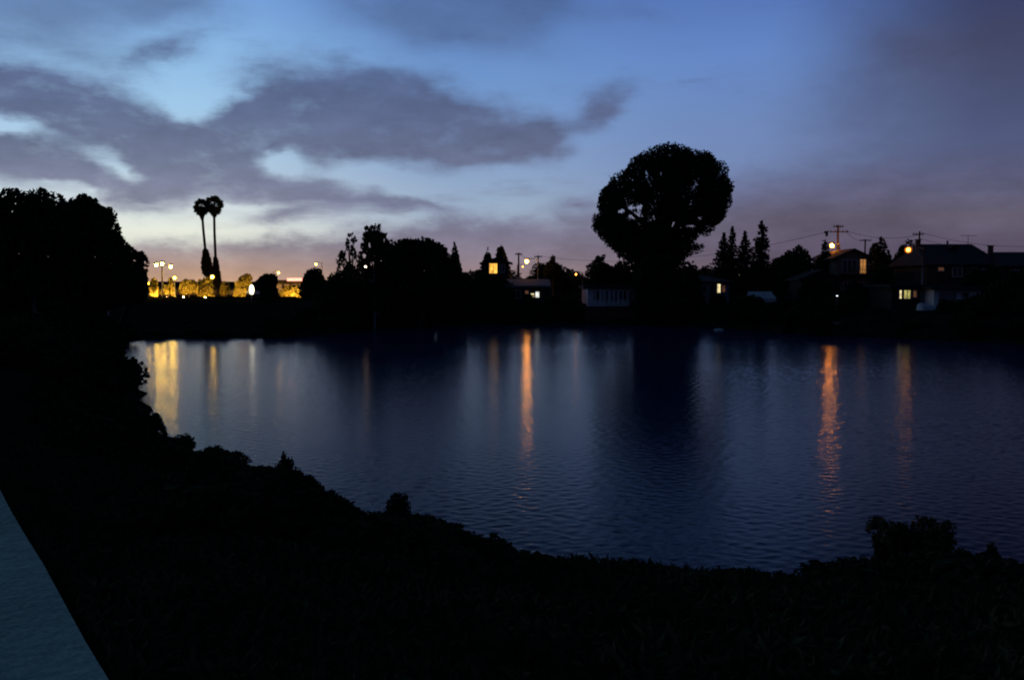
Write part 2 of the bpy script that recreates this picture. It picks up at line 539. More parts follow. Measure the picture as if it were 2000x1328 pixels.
# ------------------------------------------------------------------ big silhouettes
outline_tree('broadleaf_tree', 'massive round-topped dark tree cut by the left edge of the photo',
             [(-80, 420), (-50, 388), (-20, 380), (2, 383), (8, 374), (22, 367), (44, 367), (58, 373), (70, 367), (98, 367), (118, 380), (132, 396), (142, 440), (160, 520), (150, 585), (110, 640), (-80, 650)],
             52, 0.30, 26000, LEAF, (0.25, 0.95), 0.9, 420, base_px=30, trunk_r=0.5, ragged=0.12)
outline_tree('broadleaf_tree', 'dark tree with twin rounded tops right of the massive left-edge tree',
             [(118, 420), (128, 396), (140, 386), (150, 388), (160, 383), (176, 381), (190, 385), (198, 396), (202, 405), (218, 404), (227, 410), (229, 420), (232, 432), (244, 446), (236, 452), (241, 465), (252, 478), (256, 500), (258, 545), (262, 590), (200, 612), (130, 600), (112, 500)],
             60, 0.30, 17000, LEAF, (0.25, 0.9), 0.9, 320, base_px=185, trunk_r=0.42, ragged=0.12,
             holes=[(152, 487, 4, 3), (168, 490, 3, 3), (180, 501, 3, 2.5), (187, 502, 3, 4), (158, 509, 3, 2.5), (221, 444, 4, 5), (151, 521, 2.5, 2), (163, 500, 3, 2)])
outline_tree('broadleaf_tree', 'small feathery dark tree sloping down beside the lit parking lot',
             [(222, 520), (238, 478), (250, 476), (262, 486), (266, 478), (270, 488), (281, 494), (295, 500), (286, 505), (288, 520), (284, 545), (288, 575), (284, 590), (240, 604), (222, 580)],
             66, 0.26, 7000, LEAF, (0.2, 0.7), 0.9, 150, base_px=222, trunk_r=0.22, ragged=0.18,
             holes=[(261, 509, 4, 3), (257, 516, 3, 2), (280, 512, 3, 6), (281, 523, 2.5, 4), (238, 495, 3, 3)])

PINE_HOLES = [(1201 + 12, 414, 7, 5), (1230, 407, 9, 5), (1248, 406, 6, 7), (1240, 419, 14, 3.2), (1238, 427, 15, 3.2), (1262, 344, 4, 5), (1289, 342, 4, 7), (1308, 344, 2.5, 5),
              (1304, 374, 3, 5), (1290, 373, 2.5, 4), (1268, 397, 7, 2.5), (1276, 424, 4, 6), (1296, 438, 4.5, 9), (1312, 438, 4, 8), (1344, 405, 3.5, 7), (1345, 443, 10, 3), (1364, 428, 6, 4), (1340, 462, 6, 3.2),
              (1352, 453, 9, 2.5), (1198, 464, 9, 3.5), (1227, 450, 2.5, 5), (1238, 482, 3.5, 4), (1362, 461, 7, 4), (1253, 370, 3, 3), (1269, 436, 3, 4), (1356, 363, 3.5, 4), (1375, 398, 5, 2), (1385, 470, 12, 3)]
outline_tree('pine_tree', 'huge round-crowned pine towering alone over the far shore',
             [(1300, 284), (1322, 284), (1345, 293), (1366, 297), (1384, 302), (1394, 318), (1416, 319), (1421, 331), (1416, 345), (1424, 358), (1429, 376), (1423, 388), (1429, 398), (1420, 412), (1411, 431), (1394, 446), (1391, 456), (1380, 466), (1366, 461), (1360, 470), (1354, 474), (1376, 478), (1373, 494), (1350, 500), (1336, 508), (1330, 520), (1342, 545), (1240, 545), (1226, 512), (1209, 506), (1197, 490), (1184, 483), (1174, 470), (1156, 448), (1154, 429), (1160, 417), (1170, 416), (1163, 400), (1170, 374), (1188, 352), (1190, 345), (1218, 333), (1230, 313), (1262, 294)],
             106, 0.27, 90000, NEEDLE, (0.40, 1.15), 0.85, 900, base_px=1288, trunk_r=0.75, ragged=0.05, holes=[(a, b, c * 1.2 + .5, d * 1.2 + .5) if 1200 < a < 1255 and 400 < b < 430 or 430 < b else (a, b, c * .9, d * .9) for a, b, c, d in PINE_HOLES if b < 450], limbs=26, trunk_top=0.72)
outline_tree('broadleaf_tree', 'low spreading dark tree under the huge pine at the water',
             [(1232, 560), (1240, 525), (1262, 505), (1300, 498), (1338, 502), (1362, 518), (1372, 560), (1378, 600), (1360, 628), (1240, 628), (1228, 600)],
             101, 0.4, 9000, LEAF, (0.5, 1.3), 0.7, 150, base_px=1300, trunk_r=0.3)

# middle group left of centre
outline_tree('broadleaf_tree', 'thin wispy tree with sky showing through beside the tall brush-topped tree',
             [(655, 545), (654, 510), (664, 492), (674, 486), (676, 465), (682, 452), (692, 448), (699, 462), (695, 490), (706, 500), (712, 530), (715, 575), (650, 580)],
             95, 0.34, 1500, LEAF2, (0.25, 0.7), 0.8, 60, base_px=690, trunk_r=0.16, ragged=0.3, limbs=22, trunk_top=0.75, up=(0, 0, 0.7),
             holes=[(680, 503, 6, 9), (693, 515, 7, 6), (668, 525, 4, 5), (703, 520, 4, 7), (685, 477, 2.5, 6)])
outline_tree('broadleaf_tree', 'tall flat-topped brushy tree rising left of the broad dark crown',
             [(698, 520), (703, 482), (709, 470), (708, 452), (718, 440), (722, 443), (730, 438), (747, 438), (749, 455), (756, 452), (757, 468), (768, 462), (774, 470), (764, 500), (756, 540), (705, 548)],
             97, 0.36, 4200, LEAF2, (0.3, 0.9), 0.85, 110, base_px=733, trunk_r=0.24, ragged=0.25, limbs=18, trunk_top=0.78, up=(0, 0, 0.8),
             holes=[(722, 480, 3, 7), (735, 500, 4, 7), (712, 500, 4, 6), (727, 515, 4, 6), (745, 512, 3, 6), (751, 470, 2.5, 8)])
outline_tree('broadleaf_tree', 'broad low-domed dark tree left of the pointed cypress',
             [(735, 560), (742, 510), (758, 480), (775, 470), (790, 465), (803, 467), (820, 465), (834, 458), (838, 466), (856, 470), (866, 479), (876, 478), (874, 488), (886, 500), (896, 520), (912, 545), (915, 600), (735, 612)],
             98, 0.40, 17000, LEAF, (0.4, 1.2), 0.7, 260, base_px=820, trunk_r=0.4, ragged=0.14)
outline_tree('cypress_tree', 'sharp pointed cypress at the right end of the broad dark crown',
             [(887, 469), (892, 482), (897, 500), (902, 520), (903, 575), (877, 575), (878, 520), (882, 490)],
             110, 0.3, 4000, NEEDLE, (0.15, 0.6), 1.0, 90, base_px=889, trunk_r=0.15, ragged=0.06, up=(0, 0, 1), limbs=0, trunk_top=0.85)
outline_tree('cypress_tree', 'smaller blunt conifer left of the amber-lit window',
             [(953, 480), (958, 492), (962, 508), (966, 530), (964, 560), (932, 560), (938, 525), (945, 503)],
             124, 0.34, 3200, NEEDLE, (0.2, 0.7), 1.0, 80, base_px=950, trunk_r=0.15, ragged=0.12, up=(0, 0, .8), limbs=0, trunk_top=0.8)
outline_tree('cypress_tree', 'taller twin-tipped conifer right of the amber-lit window',
             [(970, 476), (974, 484), (981, 477), (986, 490), (992, 506), (997, 520), (1000, 560), (968, 560), (972, 525), (967, 500)],
             126, 0.34, 3600, NEEDLE, (0.2, 0.7), 1.0, 80, base_px=982, trunk_r=0.15, ragged=0.12, up=(0, 0, .8), limbs=0, trunk_top=0.8)
outline_tree('broadleaf_tree', 'pointed small tree standing on the skyline midway between white house and lamp',
             [(1078, 494), (1083, 500), (1086, 512), (1096, 520), (1104, 545), (1056, 545), (1064, 515), (1073, 510)],
             130, 0.36, 2600, LEAF, (0.25, 0.8), 0.9, 70, base_px=1080, trunk_r=0.15)
outline_tree('broadleaf_tree', 'lopsided skyline tree with a bent tip left of the huge pine',
             [(1142, 540), (1145, 518), (1158, 510), (1166, 502), (1170, 498), (1176, 500), (1180, 494), (1184, 500), (1180, 512), (1196, 520), (1212, 508), (1230, 512), (1235, 560), (1140, 560)],
             118, 0.36, 4500, LEAF, (0.3, 0.9), 0.8, 110, base_px=1185, trunk_r=0.2)

outline_tree('broadleaf_tree', 'low spreading dark tree just below the glowing amber window',
             [(905, 560), (920, 542), (940, 536), (962, 537), (985, 541), (1004, 552), (1010, 580), (1000, 612), (912, 612)],
             112, 0.38, 5500, LEAF, (0.4, 1.1), 0.7, 110, base_px=958, trunk_r=0.22)
# conifers right of the pine
conifer('fir_tree', 'leftmost fir of the clump of four right of the huge pine', 1413, 455, 118, 46, 560, levels=20, seed=1)
conifer('fir_tree', 'fir with a thick blunt spire, second in the clump of four', 1429, 443, 122, 44, 560, levels=20, seed=2, narrow=1.1)
conifer('fir_tree', 'third fir of the clump of four, with the widest skirts', 1454, 452, 119, 46, 560, levels=20, seed=3)
conifer('fir_tree', 'tallest and thinnest fir of the clump of four, ragged with gaps', 1486, 432, 116, 24, 550, levels=22, seed=4, narrow=0.55, gap=0.25)
outline_tree('broadleaf_tree', 'round dark tree between the fir clump and the gabled house',
             [(1510, 535), (1518, 508), (1535, 488), (1548, 481), (1560, 478), (1574, 486), (1583, 500), (1590, 530), (1592, 580), (1508, 580)],
             112, 0.38, 6000, LEAF, (0.4, 1.1), 0.8, 120, base_px=1552, trunk_r=0.25)
outline_tree('broadleaf_tree', 'hunched skyline tree between the fir clump and the round tree',
             [(1490, 525), (1498, 515), (1512, 505), (1524, 502), (1532, 512), (1530, 560), (1488, 560)],
             125, 0.36, 2600, LEAF, (0.3, 0.9), 0.9, 70, base_px=1510, trunk_r=0.2)
outline_tree('cypress_tree', 'slim tree with a club-like tip just left of the utility pole lamp',
             [(1608, 456), (1613, 449), (1618, 456), (1617, 474), (1619, 490), (1630, 512), (1640, 530), (1636, 570), (1590, 570), (1588, 520), (1602, 492)],
             116, 0.34, 4200, NEEDLE, (0.2, 0.8), 0.9, 100, base_px=1612, trunk_r=0.18, ragged=0.14)
outline_tree('broadleaf_tree', 'dark tree with a knobbed tip between the gabled house and the right lamp',
             [(1694, 500), (1702, 476), (1712, 474), (1717, 462), (1724, 462), (1728, 475), (1736, 490), (1742, 510), (1740, 560), (1698, 560)],
             120, 0.36, 3800, LEAF, (0.25, 0.9), 0.9, 90, base_px=1720, trunk_r=0.2)
outline_tree('broadleaf_tree', 'windswept tree standing right behind the right-hand street lamp',
             [(1740, 520), (1748, 495), (1760, 478), (1768, 470), (1778, 463), (1782, 472), (1792, 480), (1803, 492), (1800, 500), (1808, 512), (1795, 528), (1800, 560), (1742, 560)],
             124, 0.36, 4200, LEAF, (0.25, 0.9), 0.9, 100, base_px=1772, trunk_r=0.2, ragged=0.3)
outline_tree('broadleaf_tree', 'large dark bushy tree at the right edge below the chimney house',
             [(1895, 640), (1905, 600), (1925, 575), (1940, 552), (1955, 548), (1970, 530), (1990, 528), (2015, 510), (2050, 515), (2080, 560), (2080, 680), (1900, 672)],
             80, 0.34, 14000, LEAF, (0.3, 1.0), 0.7, 240, base_px=1990, trunk_r=0.35)
outline_tree('broadleaf_tree', 'rounded dark tree on the bank in front of the pale garage wall',
             [(1845, 640), (1850, 606), (1868, 590), (1890, 580), (1912, 572), (1930, 585), (1935, 660), (1850, 662)],
             82, 0.32, 6000, LEAF, (0.3, 0.9), 0.8, 120, base_px=1890, trunk_r=0.2)

outline_tree('broadleaf_tree', 'dark garden tree covering the dim gabled house left of the gabled two-storey house',
             [(1556, 600), (1562, 560), (1576, 545), (1590, 536), (1602, 546), (1616, 540), (1630, 552), (1642, 570), (1640, 615), (1560, 618)],
             99, 0.34, 5000, LEAF, (0.3, 0.9), 0.7, 110, base_px=1600, trunk_r=0.18, ragged=.3)
outline_tree('broadleaf_tree', 'dark garden tree below the balcony of the gabled two-storey house',
             [(1640, 610), (1644, 572), (1656, 556), (1670, 548), (1682, 556), (1698, 562), (1704, 580), (1700, 618), (1645, 620)],
             97, 0.34, 4500, LEAF, (0.3, 0.9), 0.7, 100, base_px=1672, trunk_r=0.16, ragged=.3)
outline_tree('broadleaf_tree', 'dark upright garden tree between the gabled house and the low lit house',
             [(1698, 610), (1700, 560), (1706, 535), (1716, 520), (1726, 514), (1736, 524), (1746, 540), (1751, 560), (1750, 612)],
             98, 0.34, 5000, LEAF, (0.3, 0.9), 0.7, 110, base_px=1725, trunk_r=0.18, ragged=.3)
outline_tree('broadleaf_tree', 'dark bushy garden tree in front of the long steep roof at its right end',
             [(1880, 575), (1884, 545), (1896, 528), (1908, 522), (1920, 530), (1934, 520), (1948, 530), (1956, 552), (1958, 585)],
             97, 0.34, 4500, LEAF, (0.3, 0.9), 0.7, 100, base_px=1920, trunk_r=0.18, ragged=.3)

# left, in front of and among the lamps
outline_tree('broadleaf_tree', 'dark mushroom-shaped tree standing right of the white oval sign',
             [(494, 562), (500, 550), (508, 540), (520, 535), (538, 534), (543, 540), (541, 556), (545, 590), (505, 592), (508, 570)],
             146, 0.42, 4600, LEAF, (0.35, 1.1), 0.9, 100, base_px=522, trunk_r=0.2)
outline_tree('broadleaf_tree', 'dark rounded tree below the lone tall lamp right of the red sign',
             [(583, 585), (588, 552), (596, 532), (606, 524), (620, 520), (628, 528), (634, 545), (655, 550), (660, 590), (585, 592)],
             148, 0.42, 5500, LEAF, (0.4, 1.2), 0.8, 120, base_px=618, trunk_r=0.25)
outline_tree('broadleaf_tree', 'low dark tree filling the gap left of the brush-topped tree',
             [(632, 600), (636, 545), (652, 528), (680, 535), (715, 545), (740, 560), (745, 612), (640, 612)],
             92, 0.32, 7000, LEAF, (0.4, 1.0), 0.7, 130, base_px=690, trunk_r=0.2)

# ------------------------------------------------------------------ twin palms
def palm(label, crown, skirt_top, skirt_bot, skirt_w, bottom, D, seed, crown_r):
    rs = np.random.default_rng(seed)
    b = at(bottom[0], HY, D); gz = H(b.x, b.y) - 0.05
    rel = lambda q: at(q[0], q[1], D) - Vector((b.x, b.y, gz))
    r = thing('fan_palm', label, 'palm tree', (b.x, b.y, gz), 0, 'twin fan palms behind the left bank')
    c, st, sb = rel(crown), rel(skirt_top), rel(skirt_bot)
    MB().tube([(0, 0, -0.2), sb.lerp(Vector((0, 0, 0)), 0.3), st, st.lerp(c, 0.5) + Vector((-0.06, 0, 0)), c], [0.45, 0.34, 0.27, 0.24, 0.24], 10).build('trunk', PALMBARK, r, smooth=True)
    # skirt of dead fronds hanging round the trunk
    n = 2600
    t = rs.uniform(0, 1, n)
    ax = np.array(st)[None] * (1 - t[:, None]) + np.array(sb)[None] * t[:, None]
    prof = skirt_w * (0.35 + 0.65 * np.sin(np.clip(t * 1.25, 0, 1) * math.pi / 2)) * np.where(t > 0.8, 1 - (t - 0.8) * 2.2, 1)
    th = rs.uniform(0, 2 * math.pi, n)
    C = ax + np.column_stack([np.cos(th), np.sin(th), np.zeros(n)]) * (prof * rs.uniform(0.75, 1.08, n))[:, None]
    quads('skirt', leaf_quads(C, 0.75, 0.3, up=(0, 0, -1.6)), SKIRT, r)
    # fan fronds: a stalk and a folded fan of blades
    Q = []
    for i in range(62):
        el = rs.uniform(-1.15, 1.5); th = rs.uniform(0, 2 * math.pi)
        d = np.array([math.cos(el) * math.cos(th), math.cos(el) * math.sin(th), math.sin(el)])
        L = crown_r * rs.uniform(0.42, 0.58)
        o = np.array(c)
        hub = o + d * L + np.array([0, 0, -0.05 * L])
        s = np.cross(d, [0, 0, 1.0]); s /= np.linalg.norm(s) + 1e-9
        ra = rs.uniform(-1.2, 1.2); s = s * math.cos(ra) + np.cross(d, s) * math.sin(ra)
        u = np.cross(s, d)
        Q.append([o - s * .04, o + s * .04, hub + s * .03, hub - s * .03])
        nb = 15
        for k in range(nb):
            a = (k / (nb - 1) - 0.5) * 2.9
            bl = crown_r * rs.uniform(0.42, 0.58) * (0.75 + 0.25 * math.cos(a))
            dd = d * math.cos(a) + s * math.sin(a) - np.array([0, 0, 0.22])
            dd /= np.linalg.norm(dd)
            sd = np.cross(dd, u); sd /= np.linalg.norm(sd) + 1e-9
            m_ = hub + dd * bl * 0.55
            tip = hub + dd * bl + np.array([0, 0, -0.14 * bl])
            w = 0.085 * crown_r
            Q.append([hub, m_ + sd * w, tip, m_ - sd * w])
    # young upright spears and the dead mat under the crown
    for i in range(420):
        th = rs.uniform(0, 2 * math.pi); rr = rs.uniform(0.05, 0.5) * crown_r
        p = np.array(c) + np.array([math.cos(th) * rr, math.sin(th) * rr, -0.3 - (1 - rr / (0.55 * crown_r)) * crown_r * 1.15 * rs.uniform(.3, 1)])
        q = p + np.array([math.cos(th) * 0.1, math.sin(th) * 0.1, -0.55])
        s = np.array([-math.sin(th), math.cos(th), 0]) * 0.13
        Q.append([p - s, p + s, q + s * .4, q - s * .4])
    quads('crown', np.array(Q), FROND, r)
    return r
palm('slightly shorter left one of the twin fan palms, its shaggy skirt high on the trunk', (394, 404), (401, 489), (406, 538), 0.95, (410, 590), 190, 5, 1.75)
palm('slightly taller right one of the twin fan palms, its shaggy skirt reaching the ground', (418, 400), (421, 505), (425, 586), 0.85, (426, 592), 190, 6, 1.95)

# ------------------------------------------------------------------ lamps
def halo_shell(name, col, strength):  # half see-through emission, imitates the bloom around a lamp
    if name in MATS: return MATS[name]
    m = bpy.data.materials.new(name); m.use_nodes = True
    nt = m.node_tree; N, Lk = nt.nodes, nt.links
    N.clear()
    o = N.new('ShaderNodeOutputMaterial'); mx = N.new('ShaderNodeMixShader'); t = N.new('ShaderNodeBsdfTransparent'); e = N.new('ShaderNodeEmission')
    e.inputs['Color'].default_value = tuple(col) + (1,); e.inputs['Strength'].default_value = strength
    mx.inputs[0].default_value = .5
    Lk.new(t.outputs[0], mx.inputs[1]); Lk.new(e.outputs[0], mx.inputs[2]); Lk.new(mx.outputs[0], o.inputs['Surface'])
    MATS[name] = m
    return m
def bulb(parent, p, r, m):
    return MB().ball(p, r, 10, 6).build('bulb', m, parent, smooth=True)

def street_lamp(label, px, py, D, m, rb=0.28, arm=1.6, side=1, group='street lamps', pole=True, name='street_lamp'):
    """bulb at pixel (px, py); pole stands `arm` metres to one side."""
    p = at(px, py, D)
    bx = p.x + side * arm
    gz = H(bx, p.y + 0.1)
    r = thing(name, label, 'street lamp', (bx, p.y, gz), 0, group)
    h = p.z - gz; rb *= .82
    MB().tube([(0, 0, -0.3), (0, 0, h * 0.6), (0, 0, h + 0.25)], [0.11, 0.085, 0.06], 8).build('pole', METAL, r, smooth=True)
    if arm:
        MB().tube([(0, 0, h + 0.1), (-side * arm * 0.5, 0, h + 0.36), (-side * (arm - 0.1), 0, h + rb + 0.1)], [0.04, 0.035, 0.035], 6).build('arm', METAL, r, smooth=True)
    hd = MB().ball((-side * arm, 0, h + rb * 0.95), (rb * 1.15, rb * 0.8, rb * 0.35), 12, 6).build('lamp_head', METAL, r, smooth=True)
    col = tuple(m.node_tree.nodes['Principled BSDF'].inputs['Emission Color'].default_value)[:3]
    bulb(hd, (-side * arm, 0, h), (rb * .72,) * 3, m)
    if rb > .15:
        MB().ball((-side * arm, 0, h), rb * 1.25, 16, 10).build('halo_ball', halo_shell('halo_shell_%.2f' % col[1], (col[0], col[1] * .75, col[2] * .5), .9), hd, smooth=True)  # added glowing shell, an orange halo round the bulb
    return r

G_SOD = glow('sodium_bulb', SODIUM, 330)
G_SODBIG = glow('sodium_bulb_bright', (1.0, 0.29, 0.03), 280)
G_YEL = glow('yellow_bulb', YELLOW, 85)
G_YELBIG = glow('yellow_bulb_bright', (1.0, 0.54, 0.04), 125)
G_LOT = glow('lot_bulb', (1.0, 0.50, 0.10), 260)
G_DIM = glow('dim_sodium_bulb', SODIUM, 14)
G_WHITE = glow('white_bulb', WARMW, 30)
street_lamp('street lamp burning orange above the low house left of the huge pine', 1029, 511, 124, G_SOD, 0.32, 1.4, 1)
street_lamp('street lamp burning pinkish orange just left of the utility pole', 1625, 480, 118, G_SODBIG, 0.34, 0.9, 1)
street_lamp('street lamp glowing orange in front of the windswept tree on the right', 1774, 488, 101, glow('sodium_bulb_soft', (1.0, 0.30, 0.04), 24), 0.34, 1.5, 1)
street_lamp('small bright lamp at the roofline between white house and skyline tree', 1125, 536, 121, G_DIM, 0.17, 0.8, 1)
street_lamp('small dim lamp just below and left of the orange one over the low house', 1021, 521, 150, G_DIM, 0.16, 0.8, -1)
street_lamp('lone tall yellow lamp above the dark rounded tree right of the red sign', 617, 516, 168, G_YEL, 0.26, 1.0, 1)
street_lamp('tall lamp at the skyline left of the red lit sign', 544, 533, 190, G_YEL, 0.30, 1.0, -1)
street_lamp('white lamp glinting through the tall brush-topped tree', 714, 521, 92, glow('pale_bulb', (1, .72, .5), 16), 0.14, 0.8, 1)
street_lamp('tall yellow-white lamp shining between the two palm trunks', 414.5, 541, 172, G_YELBIG, 0.42, 0.0, 1)
street_lamp('shorter pale lamp right of the floodlight mast', 341, 543, 160, G_YELBIG, 0.32, 0.0, 1)
street_lamp('post lamp over the hedge right of the palms', 470, 543, 166, G_YELBIG, 0.22, 0.6, 1)
street_lamp('lamp half hidden behind the feathery tree at the lot edge', 289, 553, 155, G_YELBIG, 0.30, 0.0, 1)
street_lamp('small yard lamp glinting under the left-edge trees', 212, 575, 76, glow('yard_bulb', (1, .85, .5), 9), 0.12, 0.0, 1)
street_lamp('tiny yard lamp glinting low under the massive left-edge tree', 67, 587, 49, glow('yard_bulb_white', (1, .9, .75), 5), 0.07, 0.0, 1)

G_FILL = glow('tree_fill_lamp', (1.0, 0.50, 0.09), 5200)  # added lamps sunk behind the hedge to light the amber trees
def fill_lamp(label, px, py, D, rb=0.13):
    p = at(px, py + 3.0, D); gz = H(p.x, D)
    r = thing('tree_fill_lamp', label, 'added light', (p.x, D, gz), 0, 'low lamps added along the lot to light the trees')
    h = p.z - gz
    MB().tube([(0, 0, -.2), (0, 0, h - rb * .8)], .07, 8).build('post', METAL, r)
    MB().tube([(0, 0, h + rb), (0, 0, h + rb + .05)], [rb * 1.2, rb * .6], 12).build('cap', METAL, r)
    bulb(r, (0, 0, h), (rb, rb, rb), G_FILL)
for lb_, px_, py_, D_ in (('leftmost low added light behind the hedge, at the bare-looking tree', 300, 578.5, 158.5), ('low added light at the foot of the small round tree under the mast', 325, 578.5, 159.2),
                          ('low added light at the foot of the upright tree right of the mast', 341, 579, 161), ('low added light at the left end of the wide tree left of the palms', 358, 578.5, 161.5),
                          ('low added light at the right end of the wide tree left of the palms', 380, 578.5, 162), ('low added light at the foot of the tree behind the palm trunks', 400, 578.5, 163.5),
                          ('low added light at the foot of the orange-lit tree right of the palms', 441, 578.5, 165.5), ('low added light under the rounded tree left of the white oval sign', 471, 578.5, 160),
                          ('low added light before the wall of the building with the red sign', 556, 578.5, 172), ('low added light at the foot of the low tree under the red sign', 572, 579, 159)):
    fill_lamp(lb_, px_, py_, D_)
G_MAST = glow('floodlight_bulb', (1.0, 0.56, 0.05), 170)
def mast():
    D = 158
    b = at(317, HY, D); gz = H(b.x, b.y)
    r = thing('floodlight_mast', 'tall mast with a cluster of yellow floodlights over the parking lot', 'floodlight mast', (b.x, b.y, gz))
    top = at(317, 517, D).z - gz
    MB().tube([(0, 0, -0.3), (0, 0, top * .5), (0, 0, top)], [0.16, 0.13, 0.09], 8).build('pole', METAL, r, smooth=True)
    MB().box((-0.95, -0.05, top - 0.1), (1.5, 0.05, top)).build('crossarm', METAL, r)
    k = D / F
    for dx, dy in ((-11, 1), (0.5, -1.5), (17, 4)):
        x, z = dx * k, top - dy * k
        hd = MB().ball((x, 0.02, z + 0.32), (0.42, 0.34, 0.16), 10, 6).build('lamp_head', METAL, r, smooth=True)
        bulb(hd, (x, 0, z), (0.2, 0.2, 0.24), G_MAST)
mast()

# ------------------------------------------------------------------ the lit lot on the left
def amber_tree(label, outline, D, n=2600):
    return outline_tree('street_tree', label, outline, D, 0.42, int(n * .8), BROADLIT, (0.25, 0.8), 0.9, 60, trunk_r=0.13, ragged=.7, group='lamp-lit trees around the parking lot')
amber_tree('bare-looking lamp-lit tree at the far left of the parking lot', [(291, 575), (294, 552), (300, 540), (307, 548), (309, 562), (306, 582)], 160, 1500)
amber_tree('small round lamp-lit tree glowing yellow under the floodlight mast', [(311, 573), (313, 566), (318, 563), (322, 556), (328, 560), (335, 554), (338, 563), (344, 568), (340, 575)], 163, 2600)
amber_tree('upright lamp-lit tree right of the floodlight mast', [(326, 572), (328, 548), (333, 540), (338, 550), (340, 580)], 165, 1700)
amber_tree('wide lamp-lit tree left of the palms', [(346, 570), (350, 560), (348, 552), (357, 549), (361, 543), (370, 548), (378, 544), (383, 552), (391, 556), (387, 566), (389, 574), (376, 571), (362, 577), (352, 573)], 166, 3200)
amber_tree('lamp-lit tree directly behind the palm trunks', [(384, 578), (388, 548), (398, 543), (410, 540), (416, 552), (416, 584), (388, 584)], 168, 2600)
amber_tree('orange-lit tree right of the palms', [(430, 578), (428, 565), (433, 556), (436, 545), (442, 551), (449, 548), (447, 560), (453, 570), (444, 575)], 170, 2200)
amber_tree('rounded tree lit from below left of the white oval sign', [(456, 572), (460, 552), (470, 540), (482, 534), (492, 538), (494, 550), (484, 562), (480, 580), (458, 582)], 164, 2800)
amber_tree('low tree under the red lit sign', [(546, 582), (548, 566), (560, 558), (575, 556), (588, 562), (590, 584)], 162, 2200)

def flat_building(name, label, cat, x0, x1, ytop, D, depth, wallm, bays, litm, fascia=None):
    p0, p1 = at(x0, HY, D), at(x1, HY, D)
    gz = min(H(p0.x, D), H(p1.x, D)) - 0.1
    w = p1.x - p0.x
    h = at(x0, ytop, D).z - gz
    r = thing(name, label, cat, (p0.x, D, gz))
    MB().box((0, 0, 0), (w, depth, h - 0.3)).build('wall', wallm, r)
    MB().box((-0.4, -0.9, h - 0.3), (w + 0.4, depth + 0.4, h)).build('roof', SHINGLE, r)
    bw = w / bays
    for i in range(bays):
        f = MB()
        a, b, z0, z1 = i * bw + 0.2, (i + 1) * bw - 0.2, 0.7, h - 0.7
        for q in (((a, -0.06, z0), (a + .08, 0.03, z1)), ((b - .08, -0.06, z0), (b, 0.03, z1)), ((a + .08, -0.06, z1 - .08), (b - .08, 0.03, z1)), ((a + .08, -0.06, z0), (b - .08, 0.03, z0 + .08))):
            f.box(*q)
        fo = f.build('window', TRIM, r)
        MB().box((a + .08, -0.02, z0 + .08), (b - .08, 0.02, z1 - .08)).build('pane', litm, fo)
    if fascia:
        MB().box((w * 0.34, -1.02, h - 0.2), (w * 0.74, -0.91, h + 0.35)).build('sign_panel', fascia, r)
    return r
flat_building('shop_building', 'long low shop with bright yellow windows behind the palms', 'shop', 296, 424, 562, 186, 12, TANWALL, 10, lit_window('shop_window', (1.0, 0.60, 0.15), 2.6))
flat_building('shop_building', 'small low shop with pale lit windows right of the palms', 'shop', 430, 488, 564, 192, 10, STUCCO, 5, lit_window('shop_window_pale', (1.0, 0.80, 0.5), 1.5))
flat_building('filling_station', 'low building with a glowing red and white sign on its roof edge', 'building', 538, 612, 547, 182, 10, TANWALL, 5, lit_window('station_window', (1.0, 0.45, 0.12), 0.35), fascia=glow('red_sign', (1.0, 0.28, 0.2), 2.6))

def added_lot_hedge():  # added hedge: blocks lot light from field and water, gives a dark front edge
    D = 156.0
    a, b = at(276, HY, D), at(604, HY, D)
    L = b.x - a.x
    gz = min(H(a.x, D), H((a.x + b.x) / 2, D), H(b.x, D)) - .1
    top = CAMZ - (580.5 - HY) * D / F - gz
    n = 9000
    C = np.column_stack([RNG.uniform(0, L, n), RNG.uniform(-.45, .45, n), RNG.uniform(0, 1, n) ** .7 * top])
    C[:, 2] += .05 * np.sin(C[:, 0] * 1.7) + .04 * np.sin(C[:, 0] * 4.3)
    o = quads('blocking_hedge', leaf_quads(C, .3, .6), LEAF, None, (a.x, D, gz))
    tag(o, 'long low hedge added along the front of the lot to block lamp light', 'hedge')
added_lot_hedge()

def oval_sign():
    D = 150
    p = at(491.5, 566, D); gz = H(p.x, D)
    r = thing('oval_sign', 'bright white upright oval sign on a post left of the dark mushroom-shaped tree', 'sign', (p.x, D, gz))
    h = p.z - gz
    MB().tube([(0, 0, -0.2), (0, 0, h - 0.6)], 0.09, 8).build('post', METAL, r)
    f = MB().ball((0, 0.06, h), (0.42, 0.10, 0.82), 18, 10).build('frame', METAL, r, smooth=True)
    MB().ball((0, -0.02, h), (0.37, 0.10, 0.76), 18, 10).build('sign_panel', glow('oval_sign_light', (1.0, 0.9, 0.6), 4.0), r, smooth=True)
oval_sign()

